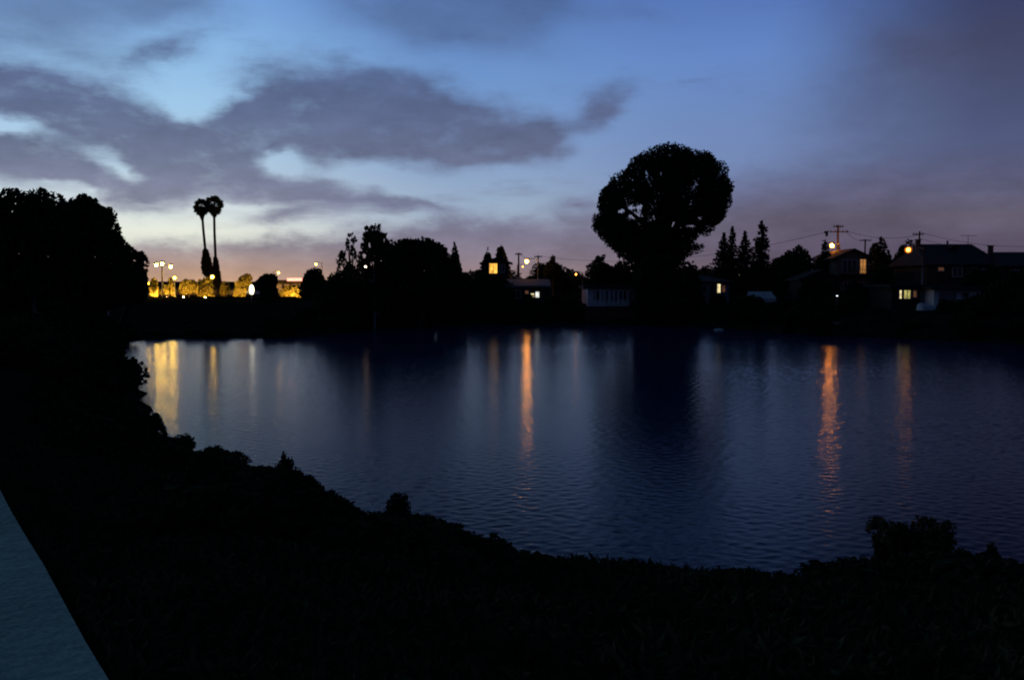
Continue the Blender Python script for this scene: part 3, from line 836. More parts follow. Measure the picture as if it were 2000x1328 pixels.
def car(label, px, D, rz, paint, lights=None, group='cars parked beyond the left bank'):
    x = (px - 1000) / F * D
    gz = H(x, D)
    r = thing('parked_car', label, 'car', (x, D, gz), rz, group)
    prof = [(-2.1, .35), (-2.15, .75), (-1.95, .95), (-1.25, 1.0), (-.75, 1.42), (.75, 1.45), (1.35, 1.02), (2.0, .9), (2.15, .7), (2.1, .35)]
    n = len(prof)
    mb = MB()
    for wy, sc in ((-.82, 0), (.82, 0)):
        pass
    vs = [(a, -.84 if z < 1.1 else -.66, z) for a, z in prof] + [(a, .84 if z < 1.1 else .66, z) for a, z in prof]
    mb.add(vs, [tuple(range(n)), tuple(range(2 * n - 1, n - 1, -1))] + [(i, i + n, (i + 1) % n + n, (i + 1) % n) for i in range(n)])
    mb.build('body', paint, r)
    MB().add([(-1.15, -.865, 1.02), (1.2, -.865, 1.02), (.7, -.705, 1.37), (-.7, -.705, 1.37), (-1.15, .865, 1.02), (1.2, .865, 1.02), (.7, .705, 1.37), (-.7, .705, 1.37)],
             [(0, 1, 2, 3), (7, 6, 5, 4)]).build('window', GLASS, r)
    for wx in (-1.35, 1.35):
        for wy in (-.78, .78):
            MB().tube([(wx, wy - .11, .33), (wx, wy + .11, .33)], .33, 14).build('wheel', RUBBER, r)
    for wy in (-.55, .55):
        MB().ball((2.12, wy, .68), (.06, .16, .09), 8, 6).build('headlight', TRIM, r)
    return r

# ------------------------------------------------------------------ houses on the far shore
def house(label, x0, x1, y_eave, D, depth, wallm, roof='side', ridge=None, roofm=SHINGLE, windows=(), doors=(), chimney=(), extra=None, name='house', base=None, cat='house', over=0.45, group=None, hip_in=None):
    """front wall spans photo columns x0..x1 at distance D. windows: (x0,y0,x1,y1,pane material[,mullions]) in photo pixels."""
    cx = (x0 + x1) / 2
    b = at(cx, HY, D)
    k = D / F
    w = (x1 - x0) * k
    gz = H(b.x, D + depth / 2) - 0.25 if base is None else at(cx, base, D).z
    r = thing(name, label, cat, (b.x, b.y, gz), 0, group)
    X = lambda px: (px - cx) * k
    Z = lambda py: CAMZ - (py - HY) * k - gz
    he, hr = Z(y_eave), Z(ridge if ridge is not None else y_eave - 15)
    hw = w / 2
    wall = MB()
    if roof == 'front':
        wall.add([(-hw, 0, 0), (hw, 0, 0), (hw, 0, he), (0, 0, hr - .12), (-hw, 0, he), (-hw, depth, 0), (hw, depth, 0), (hw, depth, he), (0, depth, hr - .12), (-hw, depth, he)],
                 [(0, 1, 2, 3, 4), (9, 8, 7, 6, 5), (1, 6, 7, 2), (5, 0, 4, 9), (2, 7, 8, 3), (3, 8, 9, 4), (0, 5, 6, 1)])
    elif roof == 'side':
        wall.add([(-hw, 0, 0), (hw, 0, 0), (hw, depth, 0), (-hw, depth, 0), (-hw, 0, he), (hw, 0, he), (hw, depth, he), (-hw, depth, he), (-hw, depth / 2, hr - .12), (hw, depth / 2, hr - .12)],
                 [(0, 1, 5, 4), (2, 3, 7, 6), (1, 2, 6, 9, 5), (3, 0, 4, 8, 7), (0, 3, 2, 1), (4, 5, 9, 8), (6, 7, 8, 9)])
    else:
        wall.box((-hw, 0, 0), (hw, depth, he))
    wall.build('wall', wallm, r)
    rf = MB(); o = over; th = 0.18
    if roof == 'front':
        sl = (hr - he) / hw
        for s in (-1, 1):
            a, z = s * (hw + o), he - sl * o
            rf.add([(a, -o, z), (a, depth + o, z), (0, depth + o, hr), (0, -o, hr), (a, -o, z + th), (a, depth + o, z + th), (0, depth + o, hr + th), (0, -o, hr + th)],
                   [(0, 1, 2, 3), (7, 6, 5, 4), (0, 4, 5, 1), (1, 5, 6, 2), (3, 7, 4, 0)])
    elif roof == 'side':
        sl = (hr - he) / (depth / 2)
        for s in (-1, 1):
            yy, z = depth / 2 + s * (depth / 2 + o), he - sl * o
            rf.add([(-hw - o, yy, z), (hw + o, yy, z), (hw + o, depth / 2, hr), (-hw - o, depth / 2, hr), (-hw - o, yy, z + th), (hw + o, yy, z + th), (hw + o, depth / 2, hr + th), (-hw - o, depth / 2, hr + th)],
                   [(0, 1, 2, 3), (7, 6, 5, 4), (0, 4, 5, 1), (1, 5, 6, 2), (3, 7, 4, 0)])
    elif roof == 'hip':
        rl = max(hw - (depth / 2 * 0.55 if hip_in is None else hip_in), 0.3)
        a, c, z = -hw - o, hw + o, he + 0.004
        rf.add([(a, -o, z), (c, -o, z), (c, depth + o, z), (a, depth + o, z), (a, -o, z + th), (c, -o, z + th), (c, depth + o, z + th), (a, depth + o, z + th), (-rl, depth / 2, hr), (rl, depth / 2, hr)],
               [(0, 3, 2, 1), (0, 1, 5, 4), (1, 2, 6, 5), (2, 3, 7, 6), (3, 0, 4, 7), (4, 5, 9, 8), (5, 6, 9), (6, 7, 8, 9), (7, 4, 8)])
    else:
        rf.box((-hw - o, -o - 0.3, he + 0.004), (hw + o, depth + o, he + 0.25))
    ro = rf.build('roof', roofm, r)
    for (px, py, wpx) in chimney:
        zc = Z(py); wx = wpx * k / 2
        MB().box((X(px) - wx, depth * .45 - wx, he), (X(px) + wx, depth * .45 + wx, zc)).box((X(px) - wx - .06, depth * .45 - wx - .06, zc + 0.003), (X(px) + wx + .06, depth * .45 + wx + .06, zc + .12)).build('chimney', BRICK, ro)
    for wd in windows:
        a, t, c, bo, pm = wd[:5]
        mu = wd[5] if len(wd) > 5 else 1
        xa, xb, z1, z0 = X(a), X(c), Z(t), Z(bo)
        f = MB(); e = 0.07
        f.box((xa - e, -0.08, z0 - e), (xa, 0.03, z1 + e)).box((xb, -0.08, z0 - e), (xb + e, 0.03, z1 + e)).box((xa, -0.08, z1), (xb, 0.03, z1 + e)).box((xa, -0.12, z0 - e), (xb, 0.03, z0))
        for i in range(1, mu + 1):
            xm = xa + (xb - xa) * i / (mu + 1)
            f.box((xm - .03, -0.07, z0), (xm + .03, 0.03, z1))
        fo = f.build('window', TRIM, r)
        MB().box((xa, -0.03, z0), (xb, 0.025, z1)).build('pane', pm, fo)
    for (a, t, c, bo, dm) in doors:
        d_ = MB().box((X(a), -0.06, max(Z(bo), .1)), (X(c), 0.02, Z(t))).build('door', dm, r)
        MB().ball((X(c) - .12, -.1, max(Z(bo), .1) + 1.0), .04, 8, 6).build('handle', METAL, d_)
    if extra: extra(r, X, Z, hw, he, hr, depth)
    return r

W_AMB = lit_window('amber_window', (1.0, 0.50, 0.07), 1.5)
W_YEL = lit_window('yellow_window', (1.0, 0.82, 0.42), 1.1)
W_OLIVE = lit_window('green_yellow_window', (0.85, 0.75, 0.22), 0.55)
W_ORG = lit_window('orange_window', (1.0, 0.42, 0.10), 0.42)
W_DIM = lit_window('dim_orange_window', (1.0, 0.40, 0.16), 0.10)
W_WHITE = lit_window('white_window', (1.0, 1.0, 0.9), 1.0)

house('house with a glowing amber window between the two blunt conifers', 944, 994, 514, 121, 6, DARKWALL, 'front', 506,
      windows=[(956, 515, 971, 534, W_AMB, 1), (977, 518, 985, 532, GLASS)])
house('low house with a pale roof edge and two small white lit windows', 985, 1068, 560, 112, 9, DARKWALL, 'side', 548, PALEROOF,
      windows=[(1037, 573, 1043, 581, W_YEL, 0), (1046, 570, 1053, 581, W_WHITE, 0), (1026, 568, 1032, 576, W_DIM, 0), (1000, 568, 1016, 582, GLASS)], doors=[(1056, 566, 1064, 590, WOOD)])
def railing(r, X, Z, hw, he, hr, depth):
    for i in range(7):
        x = X(1161) + (X(1214) - X(1161)) * i / 6
        MB().box((x - .05, -1.3, Z(596)), (x + .05, -1.2, Z(566))).build('post', STUCCO, r)
house('long white house with a row of posts and windows left of the huge pine trunk', 1148, 1246, 563, 108, 8, STUCCO, 'flat', None, SHINGLE,
      windows=[(1160, 568, 1172, 585, GLASS, 1), (1178, 568, 1190, 586, CURTAIN, 1), (1194, 568, 1206, 586, CURTAIN, 1), (1211, 569, 1222, 584, GLASS, 1)], doors=[(1228, 570, 1236, 592, GREYWALL)], extra=railing)
house('dim house with one tall yellow-lit window right of the huge pine', 1352, 1424, 553, 110, 8, GREYWALL, 'hip', 538,
      windows=[(1401, 555, 1407, 572, W_YEL, 0), (1411, 558, 1416, 570, W_DIM, 0), (1362, 558, 1380, 572, GLASS, 1)], doors=[(1388, 556, 1396, 578, WOOD)])
house('pale house with a lamplit porch corner below the fir clump', 1424, 1488, 535, 120, 8, GREYWALL, 'side', 524,
      windows=[(1441, 537, 1445, 552, W_YEL, 0), (1448, 536, 1459, 540, W_OLIVE, 0), (1462, 540, 1476, 552, GLASS, 1)], doors=[(1449, 542, 1457, 562, DARKWALL)])
def balcony(r, X, Z, hw, he, hr, depth):
    mb = MB().box((-hw - .1, -1.5, Z(538)), (hw + .1, -0.01, Z(535.5)))
    bo = mb.build('balcony', WOOD, r)
    rl = MB().box((-hw - .1, -1.5, Z(527)), (hw + .1, -1.42, Z(526)))
    for i in range(19):
        x = -hw + (2 * hw) * i / 18
        rl.box((x - .025, -1.485, Z(535.4)), (x + .025, -1.435, Z(527.1)))
    rl.build('railing', WOOD, bo)
house('gabled two-storey house with an orange-lit window beside its balcony', 1634, 1696, 503, 112, 9, TANWALL, 'front', 489,
      windows=[(1679, 507, 1690, 534, W_ORG, 1), (1645, 508, 1672, 532, GLASS, 2), (1648, 552, 1662, 568, GLASS, 1), (1672, 552, 1686, 568, GLASS, 1)], extra=balcony, over=0.6)
def aerial(r, X, Z, hw, he, hr, depth):
    m = MB().tube([(X(1927), depth / 2, hr), (X(1927), depth / 2, Z(456))], .03, 6)
    m.tube([(X(1912), depth / 2, Z(457)), (X(1944), depth / 2, Z(457))], .022, 6)
    for q in range(6):
        x = X(1914) + (X(1942) - X(1914)) * q / 5
        m.tube([(x, depth / 2 - .5, Z(457) + .01), (x, depth / 2 + .5, Z(457) + .01)], .012, 5)
    m.build('aerial', METAL, r)
    MB().box((X(1879), depth / 2 - 1.9, Z(484)), (X(1892), depth / 2 - .5, Z(476))).build('dormer', DARKWALL, r)
    MB().tube([(X(1885), depth / 2, hr - .1), (X(1885), depth / 2, Z(467))], .12, 8).build('vent_pipe', METAL, r)
house('big dark house with a long steep roof, chimney and tall aerial', 1810, 1948, 519, 104, 9, DARKWALL, 'hip', 474, SHINGLE,
      hip_in=0.75,
      windows=[(1832, 523, 1842, 529, W_DIM, 0), (1860, 523, 1878, 540, GLASS, 1), (1898, 523, 1906, 540, GLASS, 1), (1914, 526, 1928, 533, CURTAIN, 0)], chimney=[(1822, 467, 8)], doors=[(1884, 522, 1894, 552, WOOD)], extra=aerial)
house('dark house with a square chimney cut by the right edge of the photo', 1962, 2070, 522, 102, 9, DARKWALL, 'hip', 490, SHINGLE,
      windows=[(1996, 526, 2004, 540, CURTAIN, 0), (1974, 528, 1988, 544, GLASS, 1)], hip_in=0.7, chimney=[(1970, 479, 8)])
house('low house with greenish yellow lit windows on the right shore', 1742, 1822, 561, 90, 7, DARKWALL, 'flat', None, SHINGLE,
      windows=[(1757, 567, 1761, 583, W_YEL, 0), (1766, 567, 1778, 583, W_OLIVE, 1), (1784, 568, 1790, 580, W_DIM, 0)], doors=[(1798, 566, 1810, 590, GREYWALL)])
house('low pale garage wall right of the lit greenish windows', 1825, 1916, 566, 88, 7, STUCCO, 'flat', None, SHINGLE, doors=[(1834, 571, 1868, 590, GREYWALL)], name='garage', cat='garage',
      windows=[(1880, 572, 1892, 580, GLASS, 0)])
house('small house hidden behind the broad dark tree with one white porch light', 712, 800, 556, 116, 8, DARKWALL, 'side', 542,
      windows=[(728, 559, 738, 563, lit_window('porch_strip', (1, .75, .55), 1.2), 0), (750, 560, 770, 574, GLASS, 1)])
house('small dim gabled house with a pale eave between round tree and gabled house', 1565, 1640, 545, 106, 8, DARKWALL, 'front', 530,
      windows=[(1585, 552, 1596, 568, GLASS, 1), (1612, 552, 1624, 568, GLASS, 1)])

# ------------------------------------------------------------------ utility poles, wires
def upole(label, px, top, D, arms, r0=0.15):
    p = at(px, top, D); gz = H(p.x, D)
    r = thing('utility_pole', label, 'utility pole', (p.x, D, gz), 0, 'wooden utility poles')
    h = p.z - gz
    MB().tube([(0, 0, -.3), (0, 0, h)], [r0, r0 * .7], 8).build('post', WOOD, r, smooth=True)
    for (dy, half, off) in arms:
        z = h - dy * D / F
        a = MB().box((-half + off, -.16, z - .06), (half + off, -.05, z + .06)).build('crossarm', WOOD, r)
        for q in (-1, -.45, .45, 1):
            MB().tube([(off + q * (half - .1), -.105, z + .06), (off + q * (half - .1), -.105, z + .22)], .045, 6).build('insulator', GLASS, a)
    return r, Vector((p.x, D, p.z))
P1 = upole('utility pole with two crossarms beside the pinkish orange lamp', 1637, 440, 120, [(3, .6, 0), (13, 1.1, .1)], 0.17)
P2 = upole('utility pole with one crossarm right of the windswept tree', 1796, 452, 126, [(6, .7, -.2)])
P3 = upole('thin utility pole on the skyline left of the orange street lamp', 1013, 494, 138, [(3, .5, 0)])
P4 = upole('faint short utility pole on the skyline right of the orange street lamp', 1051, 499, 160, [(3, .6, 0)])
P5 = upole('utility pole with one crossarm rising behind the gabled house', 1690, 467, 140, [(3, .8, 0)])

def wire(label, a, b, sag):
    n = 14
    m = MB()
    m.tube([a.lerp(b, i / n) - Vector((0, 0, sag * 4 * (i / n) * (1 - i / n))) for i in range(n + 1)], .022, 5)
    o = m.build('power_line', RUBBER)
    tag(o, label, 'power line', 'power lines strung between the utility poles')
off = Vector((0, -.1, -.1))
RIGHT = at(2120, 470, 118); 
wire('power line sagging from the two-armed utility pole to the pole by the windswept tree', P1[1] + off + Vector((.9, 0, -.6)), P2[1] + off + Vector((.4, 0, -.2)), .7)
wire('power line running low from the two-armed utility pole to the pole behind the gable', P1[1] + off + Vector((1.0, 0, -.7)), P5[1] + off, .5)
wire('power line running from the windswept tree pole past the aerial out of frame', P2[1] + off, RIGHT, 1.2)
wire('lower power line running from the windswept tree pole over the steep roof', P2[1] + off + Vector((0, 0, -.8)), RIGHT + Vector((0, 0, -.8)), 1.2)
wire('long power line crossing behind the huge pine to the two-armed pole', P4[1] + off, P1[1] + off + Vector((-.9, 0, -.6)), 2.0)
wire('power line joining the two thin skyline poles beside the orange street lamp', P3[1] + off, P4[1] + off, .5)

# ------------------------------------------------------------------ fences, dock, boat, small things on the far shore
def fence(label, x0, x1, y0, y1, D0, D1, m, name='board_fence', cat='fence', nb=26):
    a, b = at(x0, HY, D0), at(x1, HY, D1)
    r = thing(name, label, cat, (a.x, a.y, 0))
    d = Vector((b.x - a.x, b.y - a.y, 0)); L = d.length
    r.rotation_euler = (0, 0, math.atan2(d.y, d.x))
    z0, z1 = CAMZ - (y1 - HY) * D0 / F, CAMZ - (y0 - HY) * D0 / F
    mb = MB(); bw = L / nb
    for i in range(nb):
        mb.box((i * bw + .012, -.02, z0 - .4), ((i + 1) * bw - .012, .02, z1 - random.uniform(0, .05)))
    mb.build('boards', m, r)
    MB().box((0, -.08, z1 - .26), (L, -.022, z1 - .16)).build('rail', WOOD, r)
    for i in range(0, nb + 1, 5):
        MB().box((i * bw - .06, .022, z0 - .6), (i * bw + .06, .14, z1 + .04)).build('post', WOOD, r)
fence('reddish board fence along the water below the long white house', 1140, 1262, 600, 626, 105.6, 105.2, REDWOOD)

def dock(label, x0, x1, y, D, m, dep=2.2):
    a, b = at(x0, y, D), at(x1, y, D)
    r = thing('dock', label, 'dock', (a.x, D, a.z))
    w = b.x - a.x
    mb = MB(); n = max(8, int(w / .16))
    for i in range(n):
        mb.box((w * i / n + .006, 0, -.05), (w * (i + 1) / n - .006, dep, 0))
    mb.build('deck', m, r)
    MB().box((0, -.045, -.22), (w, -.003, .0)).build('edge_board', m, r)
    for i in range(5):
        x = .1 + (w - .2) * i / 4
        MB().tube([(x, .15, -a.z - .8), (x, .15, -.056)], .08, 8).build('pile', WOOD, r)
dock('reddish wooden dock edge on the right shore under the gabled house', 1628, 1724, 629, 82, mat('dock_plank', (0.30, 0.17, 0.15), .8, .25, 3.0, bump=.4), 4)
dock('low pale landing stage on the left bank beside the levee', 238, 330, 662, 77.0, mat('grey_dock_plank', (0.16, 0.14, 0.12), .8, .25, 3.0, bump=.4), 1.6)
dock('small grey landing stage below the brush-topped tree', 700, 740, 612, 93, mat('grey_dock_plank', (0.16, 0.14, 0.12), .8, .25, 3.0), 1.6)

def dinghy():
    D = 81
    p = at(1806, 632, D); gz = p.z
    r = thing('dinghy', 'white upturned dinghy lying on the right bank below the lit house', 'boat', (p.x, D, H(p.x, D) - 0.02), 0.35); r.scale = (.72, .72, .72)
    n, mseg = 14, 10
    vs, fs = [], []
    for i in range(n + 1):
        t = i / n
        x = -0.75 + 2.9 * t
        wd = 0.72 * (math.sin(math.pi * min(1, 0.22 + t * 0.80)) ** 0.6 if t < 1 else 0.02)
        wd = max(wd, 0.03)
        hh = 0.82 * (1 - 0.55 * t ** 1.4)
        for j in range(mseg + 1):
            a = math.pi * j / mseg
            vs.append((x, -wd * math.cos(a), 0.12 + hh * math.sin(a) ** 0.8))
    for i in range(n):
        for j in range(mseg):
            a = i * (mseg + 1) + j
            fs.append((a, a + 1, a + mseg + 2, a + mseg + 1))
    fs.append(tuple(range(mseg + 1))[::-1])
    MB().add(vs, fs).build('hull', HULL, r, smooth=True)
    MB().box((-0.75, -.04, .93), (0.9, .04, 1.0)).build('keel', HULL, r)
    MB().box((-0.8, -.78, .06), (1.8, -.70, .12)).box((-0.8, .70, .06), (1.8, .78, .12)).build('gunwale', WOOD, r)
dinghy()

def buoy():
    D = 90
    p = at(1404, 645, D)
    r = thing('buoy', 'small pale rounded buoy floating off the right shore', 'buoy', (p.x, D, 0))
    MB().ball((0, 0, .03), (.46, .46, .17), 16, 10).build('float', HULL, r, smooth=True)
    MB().tube([(0, 0, .19), (0, 0, .24)], .05, 8).build('shackle', METAL, r)
buoy()

# pale cars parked in the yard below the fir clump
c0 = car('left one of two pale cars parked in the yard below the lamplit porch', 1474, 104, 1.35, PAINTWH, group='pale cars parked in the yard')
cx = (1494 - 1000) / F * 104
copy_thing(c0, (cx, 104.5, H(cx, 104.5)), 1.5, 1, 'right one of two pale cars parked in the yard below the lamplit porch')
# small star-like yard light
street_lamp('small cold white yard lamp on a post below the gabled house', 1635, 578, 86, glow('cold_bulb', (.85, .95, 1.0), 2.5), 0.13, 0.0, 1, name='yard_lamp')

# ------------------------------------------------------------------ shrubs
def shrub_proto(name, label, w, h, n, leaf, m, group, lobe, stems=6, depth=0.9):
    r = thing(name, label, 'shrub', (0, 0, 0), 0, group)
    out = []
    K = 22
    for i in range(K + 1):
        a = math.pi * i / K
        rr = random.uniform(0.78, 1.12)
        out.append((math.cos(a) * w * rr, max(0.0, math.sin(a) * h * rr)))
    Q, L, R = inflate(out, n, leaf, lobe, depth, 60, (), 0.12 * h)
    quads('foliage', Q, m, r)
    mb = MB()
    for j in RNG.choice(len(L), min(stems, len(L)), replace=False):
        e = Vector(L[j])
        mb.tube([(e.x * .15, e.y * .15, -.15), (e.x * .6, e.y * .6, e.z * .55), e], [.03 * h + .01, .02 * h + .006, .004], 5)
    mb.build('stems', BARK, r)
    return r

# far shore shrubs: a belt along the water
far_protos = [shrub_proto('shore_shrub', 'dark shrub in the belt along the far waterline', 1.9, 2.1, 1900, 0.30, LEAF, 'shrubs along the far waterline', (.3, .8)) for _ in range(3)]
farpts = []
FS = LAKE[2:22]
for i in range(len(FS) - 1):
    a, b = Vector(FS[i]), Vector(FS[i + 1])
    L = (b - a).length
    nrm = Vector((-(b - a).y, (b - a).x)).normalized()
    q = 0.0
    while q < L:
        p = a + (b - a) * (q / L)
        px = 1000 + p.x / p.y * F
        farpts.append((p + nrm * random.uniform(0.7, 1.6), px))
        if px > 560: farpts.append((p + nrm * random.uniform(3.0, 5.0), px))
        q += random.uniform(2.0, 2.9)
used = [0, 0, 0]
for p, px in farpts:
    if 1138 < px < 1250 or 1615 < px < 1735 or 1785 < px < 1850 or px > 2060: continue
    s = random.uniform(.55, 1.0)
    if px < 560: s *= random.uniform(.22, .45)
    if 1730 < px < 1812: s *= .8
    if 560 < px < 660: s *= .7
    if 1030 < px < 1060: s *= .75
    k = random.randrange(3)
    wd = random.uniform(1.5, 2.6) if px < 560 else random.uniform(.9, 1.25)
    sc = (s * wd, s, s * random.uniform(.85, 1.1))
    pos = (p.x, p.y, H(p.x, p.y) - .08)
    if not used[k]:
        used[k] = 1
        far_protos[k].location = pos; far_protos[k].scale = sc
    else:
        copy_thing(far_protos[k], pos, random.uniform(0, 6), sc)

# near bank shrubs whose tops make the dark outline against the water (photo column, row of the top, breadth)
SIL = [(238, 705, 1.1), (250, 722, 1.0), (262, 738, 1.0), (272, 768, .9), (284, 790, .9), (300, 800, 1.0), (322, 815, .8), (340, 832, .7), (356, 838, .6), (376, 862, .6), (398, 878, .55), (416, 862, .5), (436, 888, .6), (462, 892, .6), (484, 905, .5), (512, 903, .6), (534, 928, .4), (553, 888, .42), (572, 906, .4), (592, 918, .55),
       (612, 946, .5), (640, 958, .6), (662, 982, .5), (690, 995, .5), (720, 990, .6), (752, 990, .5), (778, 972, .45), (800, 978, .5), (826, 1000, .5), (850, 998, .5), (880, 1018, .55), (910, 1030, .6), (945, 1034, .6), (980, 1046, .6), (1010, 1060, .6), (1048, 1068, .6), (1075, 1085, .5),
       (1105, 1120, .6), (1150, 1138, .6), (1200, 1140, .6), (1250, 1128, .6), (1300, 1118, .6), (1352, 1122, .6), (1410, 1112, .6), (1460, 1098, .6), (1520, 1105, .6), (1570, 1120, .6), (1625, 1110, .6), (1680, 1085, .7), (1925, 1046, .7), (1970, 1040, .7), (2010, 1050, .7), (1890, 1070, .6)]
near_protos = [shrub_proto('bank_shrub', 'dark leafy shrub in the belt along the near waterline', 1.0, 1.0, 2600, 0.15, SHRUB, 'shrubs along the near waterline', (.13, .36), 8) for _ in range(4)]
nused = [0] * 4
def put_near(k, pos, rz, sc, label=None):
    if not nused[k] and label is None:
        nused[k] = 1
        near_protos[k].location = pos; near_protos[k].scale = sc; near_protos[k].rotation_euler = (0, 0, rz)
        return near_protos[k]
    return copy_thing(near_protos[k], pos, rz, sc, label)
SPECIAL = {416: 'small spiky shrub poking up from the near bank under the palm reflections', 553: 'upright tufted shrub standing highest on the near bank outline', 512: 'rounded shrub left of the upright tufted one on the near bank', 778: 'domed shrub at the right shoulder of the near bank'}
for i, (px, py, br) in enumerate(SIL):
    D0 = CAMZ * F / (py - HY)
    D = D0 * (.80 if D0 < 40 else .86)
    br_m = br * min(1.0, D / 17)
    p = at(px - (.8 * br_m * F / D if px < 345 else 0), py, D)
    gz = H(p.x, p.y) - .06
    hgt = max(.35, p.z - gz) * (1.12 if px in SPECIAL else random.uniform(.68, 1.0))
    br = br * min(1.0, D / 17)
    put_near(i % 4, (p.x, p.y, gz), random.uniform(0, 6.28), (br, br, hgt / 1.04), SPECIAL.get(px))
# second and third rows nearer the camera
for i in range(70):
    for _ in range(30):
        D = random.uniform(5.5, 26); px = random.uniform(60, 2000)
        x = (px - 1000) / F * D
        s = float(poly_sd([(x, D)], LK)[0])
        top = np.interp(px, [q[0] for q in sorted(SIL)], [q[1] for q in sorted(SIL)])
        D0 = CAMZ * F / (top - HY)
        gz = H(x, D) - .06
        lim = CAMZ * (1 - D / D0) - gz - .12
        # keep off the footpath
        dpath = abs((x + 1.6) * 3.72 + (D - 4.0) * 2.35) / 4.4
        left = (x + 1.6) * 3.72 + (D - 4.0) * 2.35 < 0
        if s > 1.2 and lim > .25 and not left and dpath > 1.3: break
    else:
        continue
    h = min(lim, random.uniform(.45, .9)); br = random.uniform(.5, .95)
    put_near(i % 4, (x, D, gz), random.uniform(0, 6.28), (br, br, h), 'dark low shrub on the slope of the near bank')['group'] = 'low shrubs on the near slope'
# the olive bush standing forward at lower right
def lone_bush():
    D = 10.2
    p0 = at(1780, 1008, D)
    gz = H(p0.x, D) - .06
    k = D / F
    hz = p0.z - gz
    out = [(-.34, 0), (-.42, hz * .35), (-.36, hz * .6), (-.50, hz * .86), (-.36, hz * .97), (-.15, hz * .9), (.05, hz * 1.0), (.3, hz * .97), (.46, hz * 1.0), (.44, hz * .75), (.36, hz * .5), (.40, hz * .25), (.3, 0)]
    r = thing('bank_shrub', 'lone vase-shaped olive bush standing forward at the lower right', 'shrub', (p0.x, D, gz), face_cam(1780, D))
    Q, L, R = inflate(out, 6500, .06, (.05, .15), .8, 120, (), .16)
    quads('foliage', Q, mat('olive_shrub_leaf', (.10, .075, .04), .75, .5, 2.0, spec=0.0), r)
    mb = MB()
    for j in range(10):
        e = Vector(L[j * 7 % len(L)])
        mb.tube([(e.x * .1, e.y * .1, -.1), (e.x * .5, e.y * .5, e.z * .5), e], [.02, .013, .004], 5)
    mb.build('stems', BARK, r)
lone_bush()

# weeds and grass over the near bank
def path_side(x, y):
    """metres to the right of the footpath's edge (negative: on the path)."""
    ys = [q.y for q in PATH_EDGE]; xs = [q.x for q in PATH_EDGE]
    k0 = (xs[1] - xs[0]) / (ys[1] - ys[0]); k1 = (xs[-1] - xs[-2]) / (ys[-1] - ys[-2])
    e = np.interp(y, ys, xs)
    e = np.where(y < ys[0], xs[0] + (y - ys[0]) * k0, np.where(y > ys[-1], xs[-1] + (y - ys[-1]) * (k1 - .15), e))
    return (x - e) * .85

def ground_cover():
    n = 60000
    D = RNG.uniform(2.2, 24, n); px = RNG.uniform(-150, 2150, n)
    D = 2.0 + (D - 2.0) * RNG.uniform(.3, 1, n)
    x = (px - 1000) / F * D
    P = np.column_stack([x, D])
    s = poly_sd(P, LK)
    ok = (s > .3) & (path_side(x, D) > .05)
    P = P[ok]; Z = height(P)
    C = np.column_stack([P, Z + RNG.uniform(.0, .07, len(P))])
    # short turf along the edge of the concrete
    m = 1500
    yy = RNG.uniform(1.6, 9.5, m)
    ex = -path_side(np.zeros(m), yy) / .85
    E = np.column_stack([ex + .06 + np.abs(RNG.normal(0, .05, m)), yy, 2.69 + RNG.uniform(-.05, .03, m)])
    Q = np.concatenate([leaf_quads(C, .10, .3, up=(0, 0, .5)), leaf_quads(E, .07, .2, up=(0, 0, 1.2))])
    o = quads('grass', Q, mat('weed_blade', (.042, .05, .026), .8, .5, 2.0, spec=0.0))
    tag(o, 'dark weeds and grass covering the slope of the near bank', 'grass', kind='stuff')
ground_cover()

# left bank: shrubs beneath the big trees, down to the water
lb = [shrub_proto('bank_shrub', 'dark shrub under the left-edge trees', 1.7, 1.6, 1900, .22, SHRUB, 'shrubs under the left-edge trees', (.25, .6)) for _ in range(2)]
lused = [0, 0]
spots = []
for i in range(84):
    for _ in range(20):
        D = random.uniform(30, 75); px = random.uniform(-40, 300)
        x = (px - 1000) / F * D
        s = float(poly_sd([(x, D)], LK)[0])
        if .8 < s < 16: break
    else: continue
    k = i % 2
    sc = random.uniform(.6, 1.15) * (1.25 if D > 58 else 1)
    pos = (x, D, H(x, D) - .08)
    if not lused[k]:
        lused[k] = 1; lb[k].location = pos; lb[k].scale = (sc, sc, sc)
    else:
        copy_thing(lb[k], pos, random.uniform(0, 6), (sc, sc, sc * random.uniform(.8, 1.0)))

# trees far behind the houses
fars = []
for q in range(4):
    r = thing('distant_tree', 'dark distant tree on the skyline behind the houses', 'tree', (0, 0, 0), 0, 'distant trees behind the houses')
    out = []
    K = 18
    wd, ht = random.uniform(2.6, 3.8), random.uniform(5.0, 7.0)
    for i in range(K):
        a = 2 * math.pi * i / K
        rr = random.uniform(.78, 1.15)
        out.append((math.cos(a) * wd * rr, 0.8 + ht / 2 + math.sin(a) * ht / 2 * rr))
    Q, L, R = inflate(out, 1900, .5, (.4, 1.1), .9, 70, (), .25)
    quads('crown', Q, LEAF, r)
    MB().tube([(0, 0, -.3), (0, 0, ht * .6)], [.2, .1], 7).build('trunk', BARK, r)
    fars.append(r)
fused = [0] * 4
for i in range(86):
    px = random.uniform(750, 2080) if i < 74 else random.uniform(-100, 280)
    D = random.uniform(138, 250)
    x = (px - 1000) / F * D
    k = i % 4
    top = random.uniform(507, 534)
    sc = (CAMZ - (top - HY) * D / F - H(x, D)) / 7.0
    pos = (x, D, H(x, D) - .1)
    if not fused[k]:
        fused[k] = 1; fars[k].location = pos; fars[k].scale = (sc, sc, sc)
    else:
        copy_thing(fars[k], pos, random.uniform(0, 6), (sc * random.uniform(1.0, 1.6), sc * 1.2, sc))

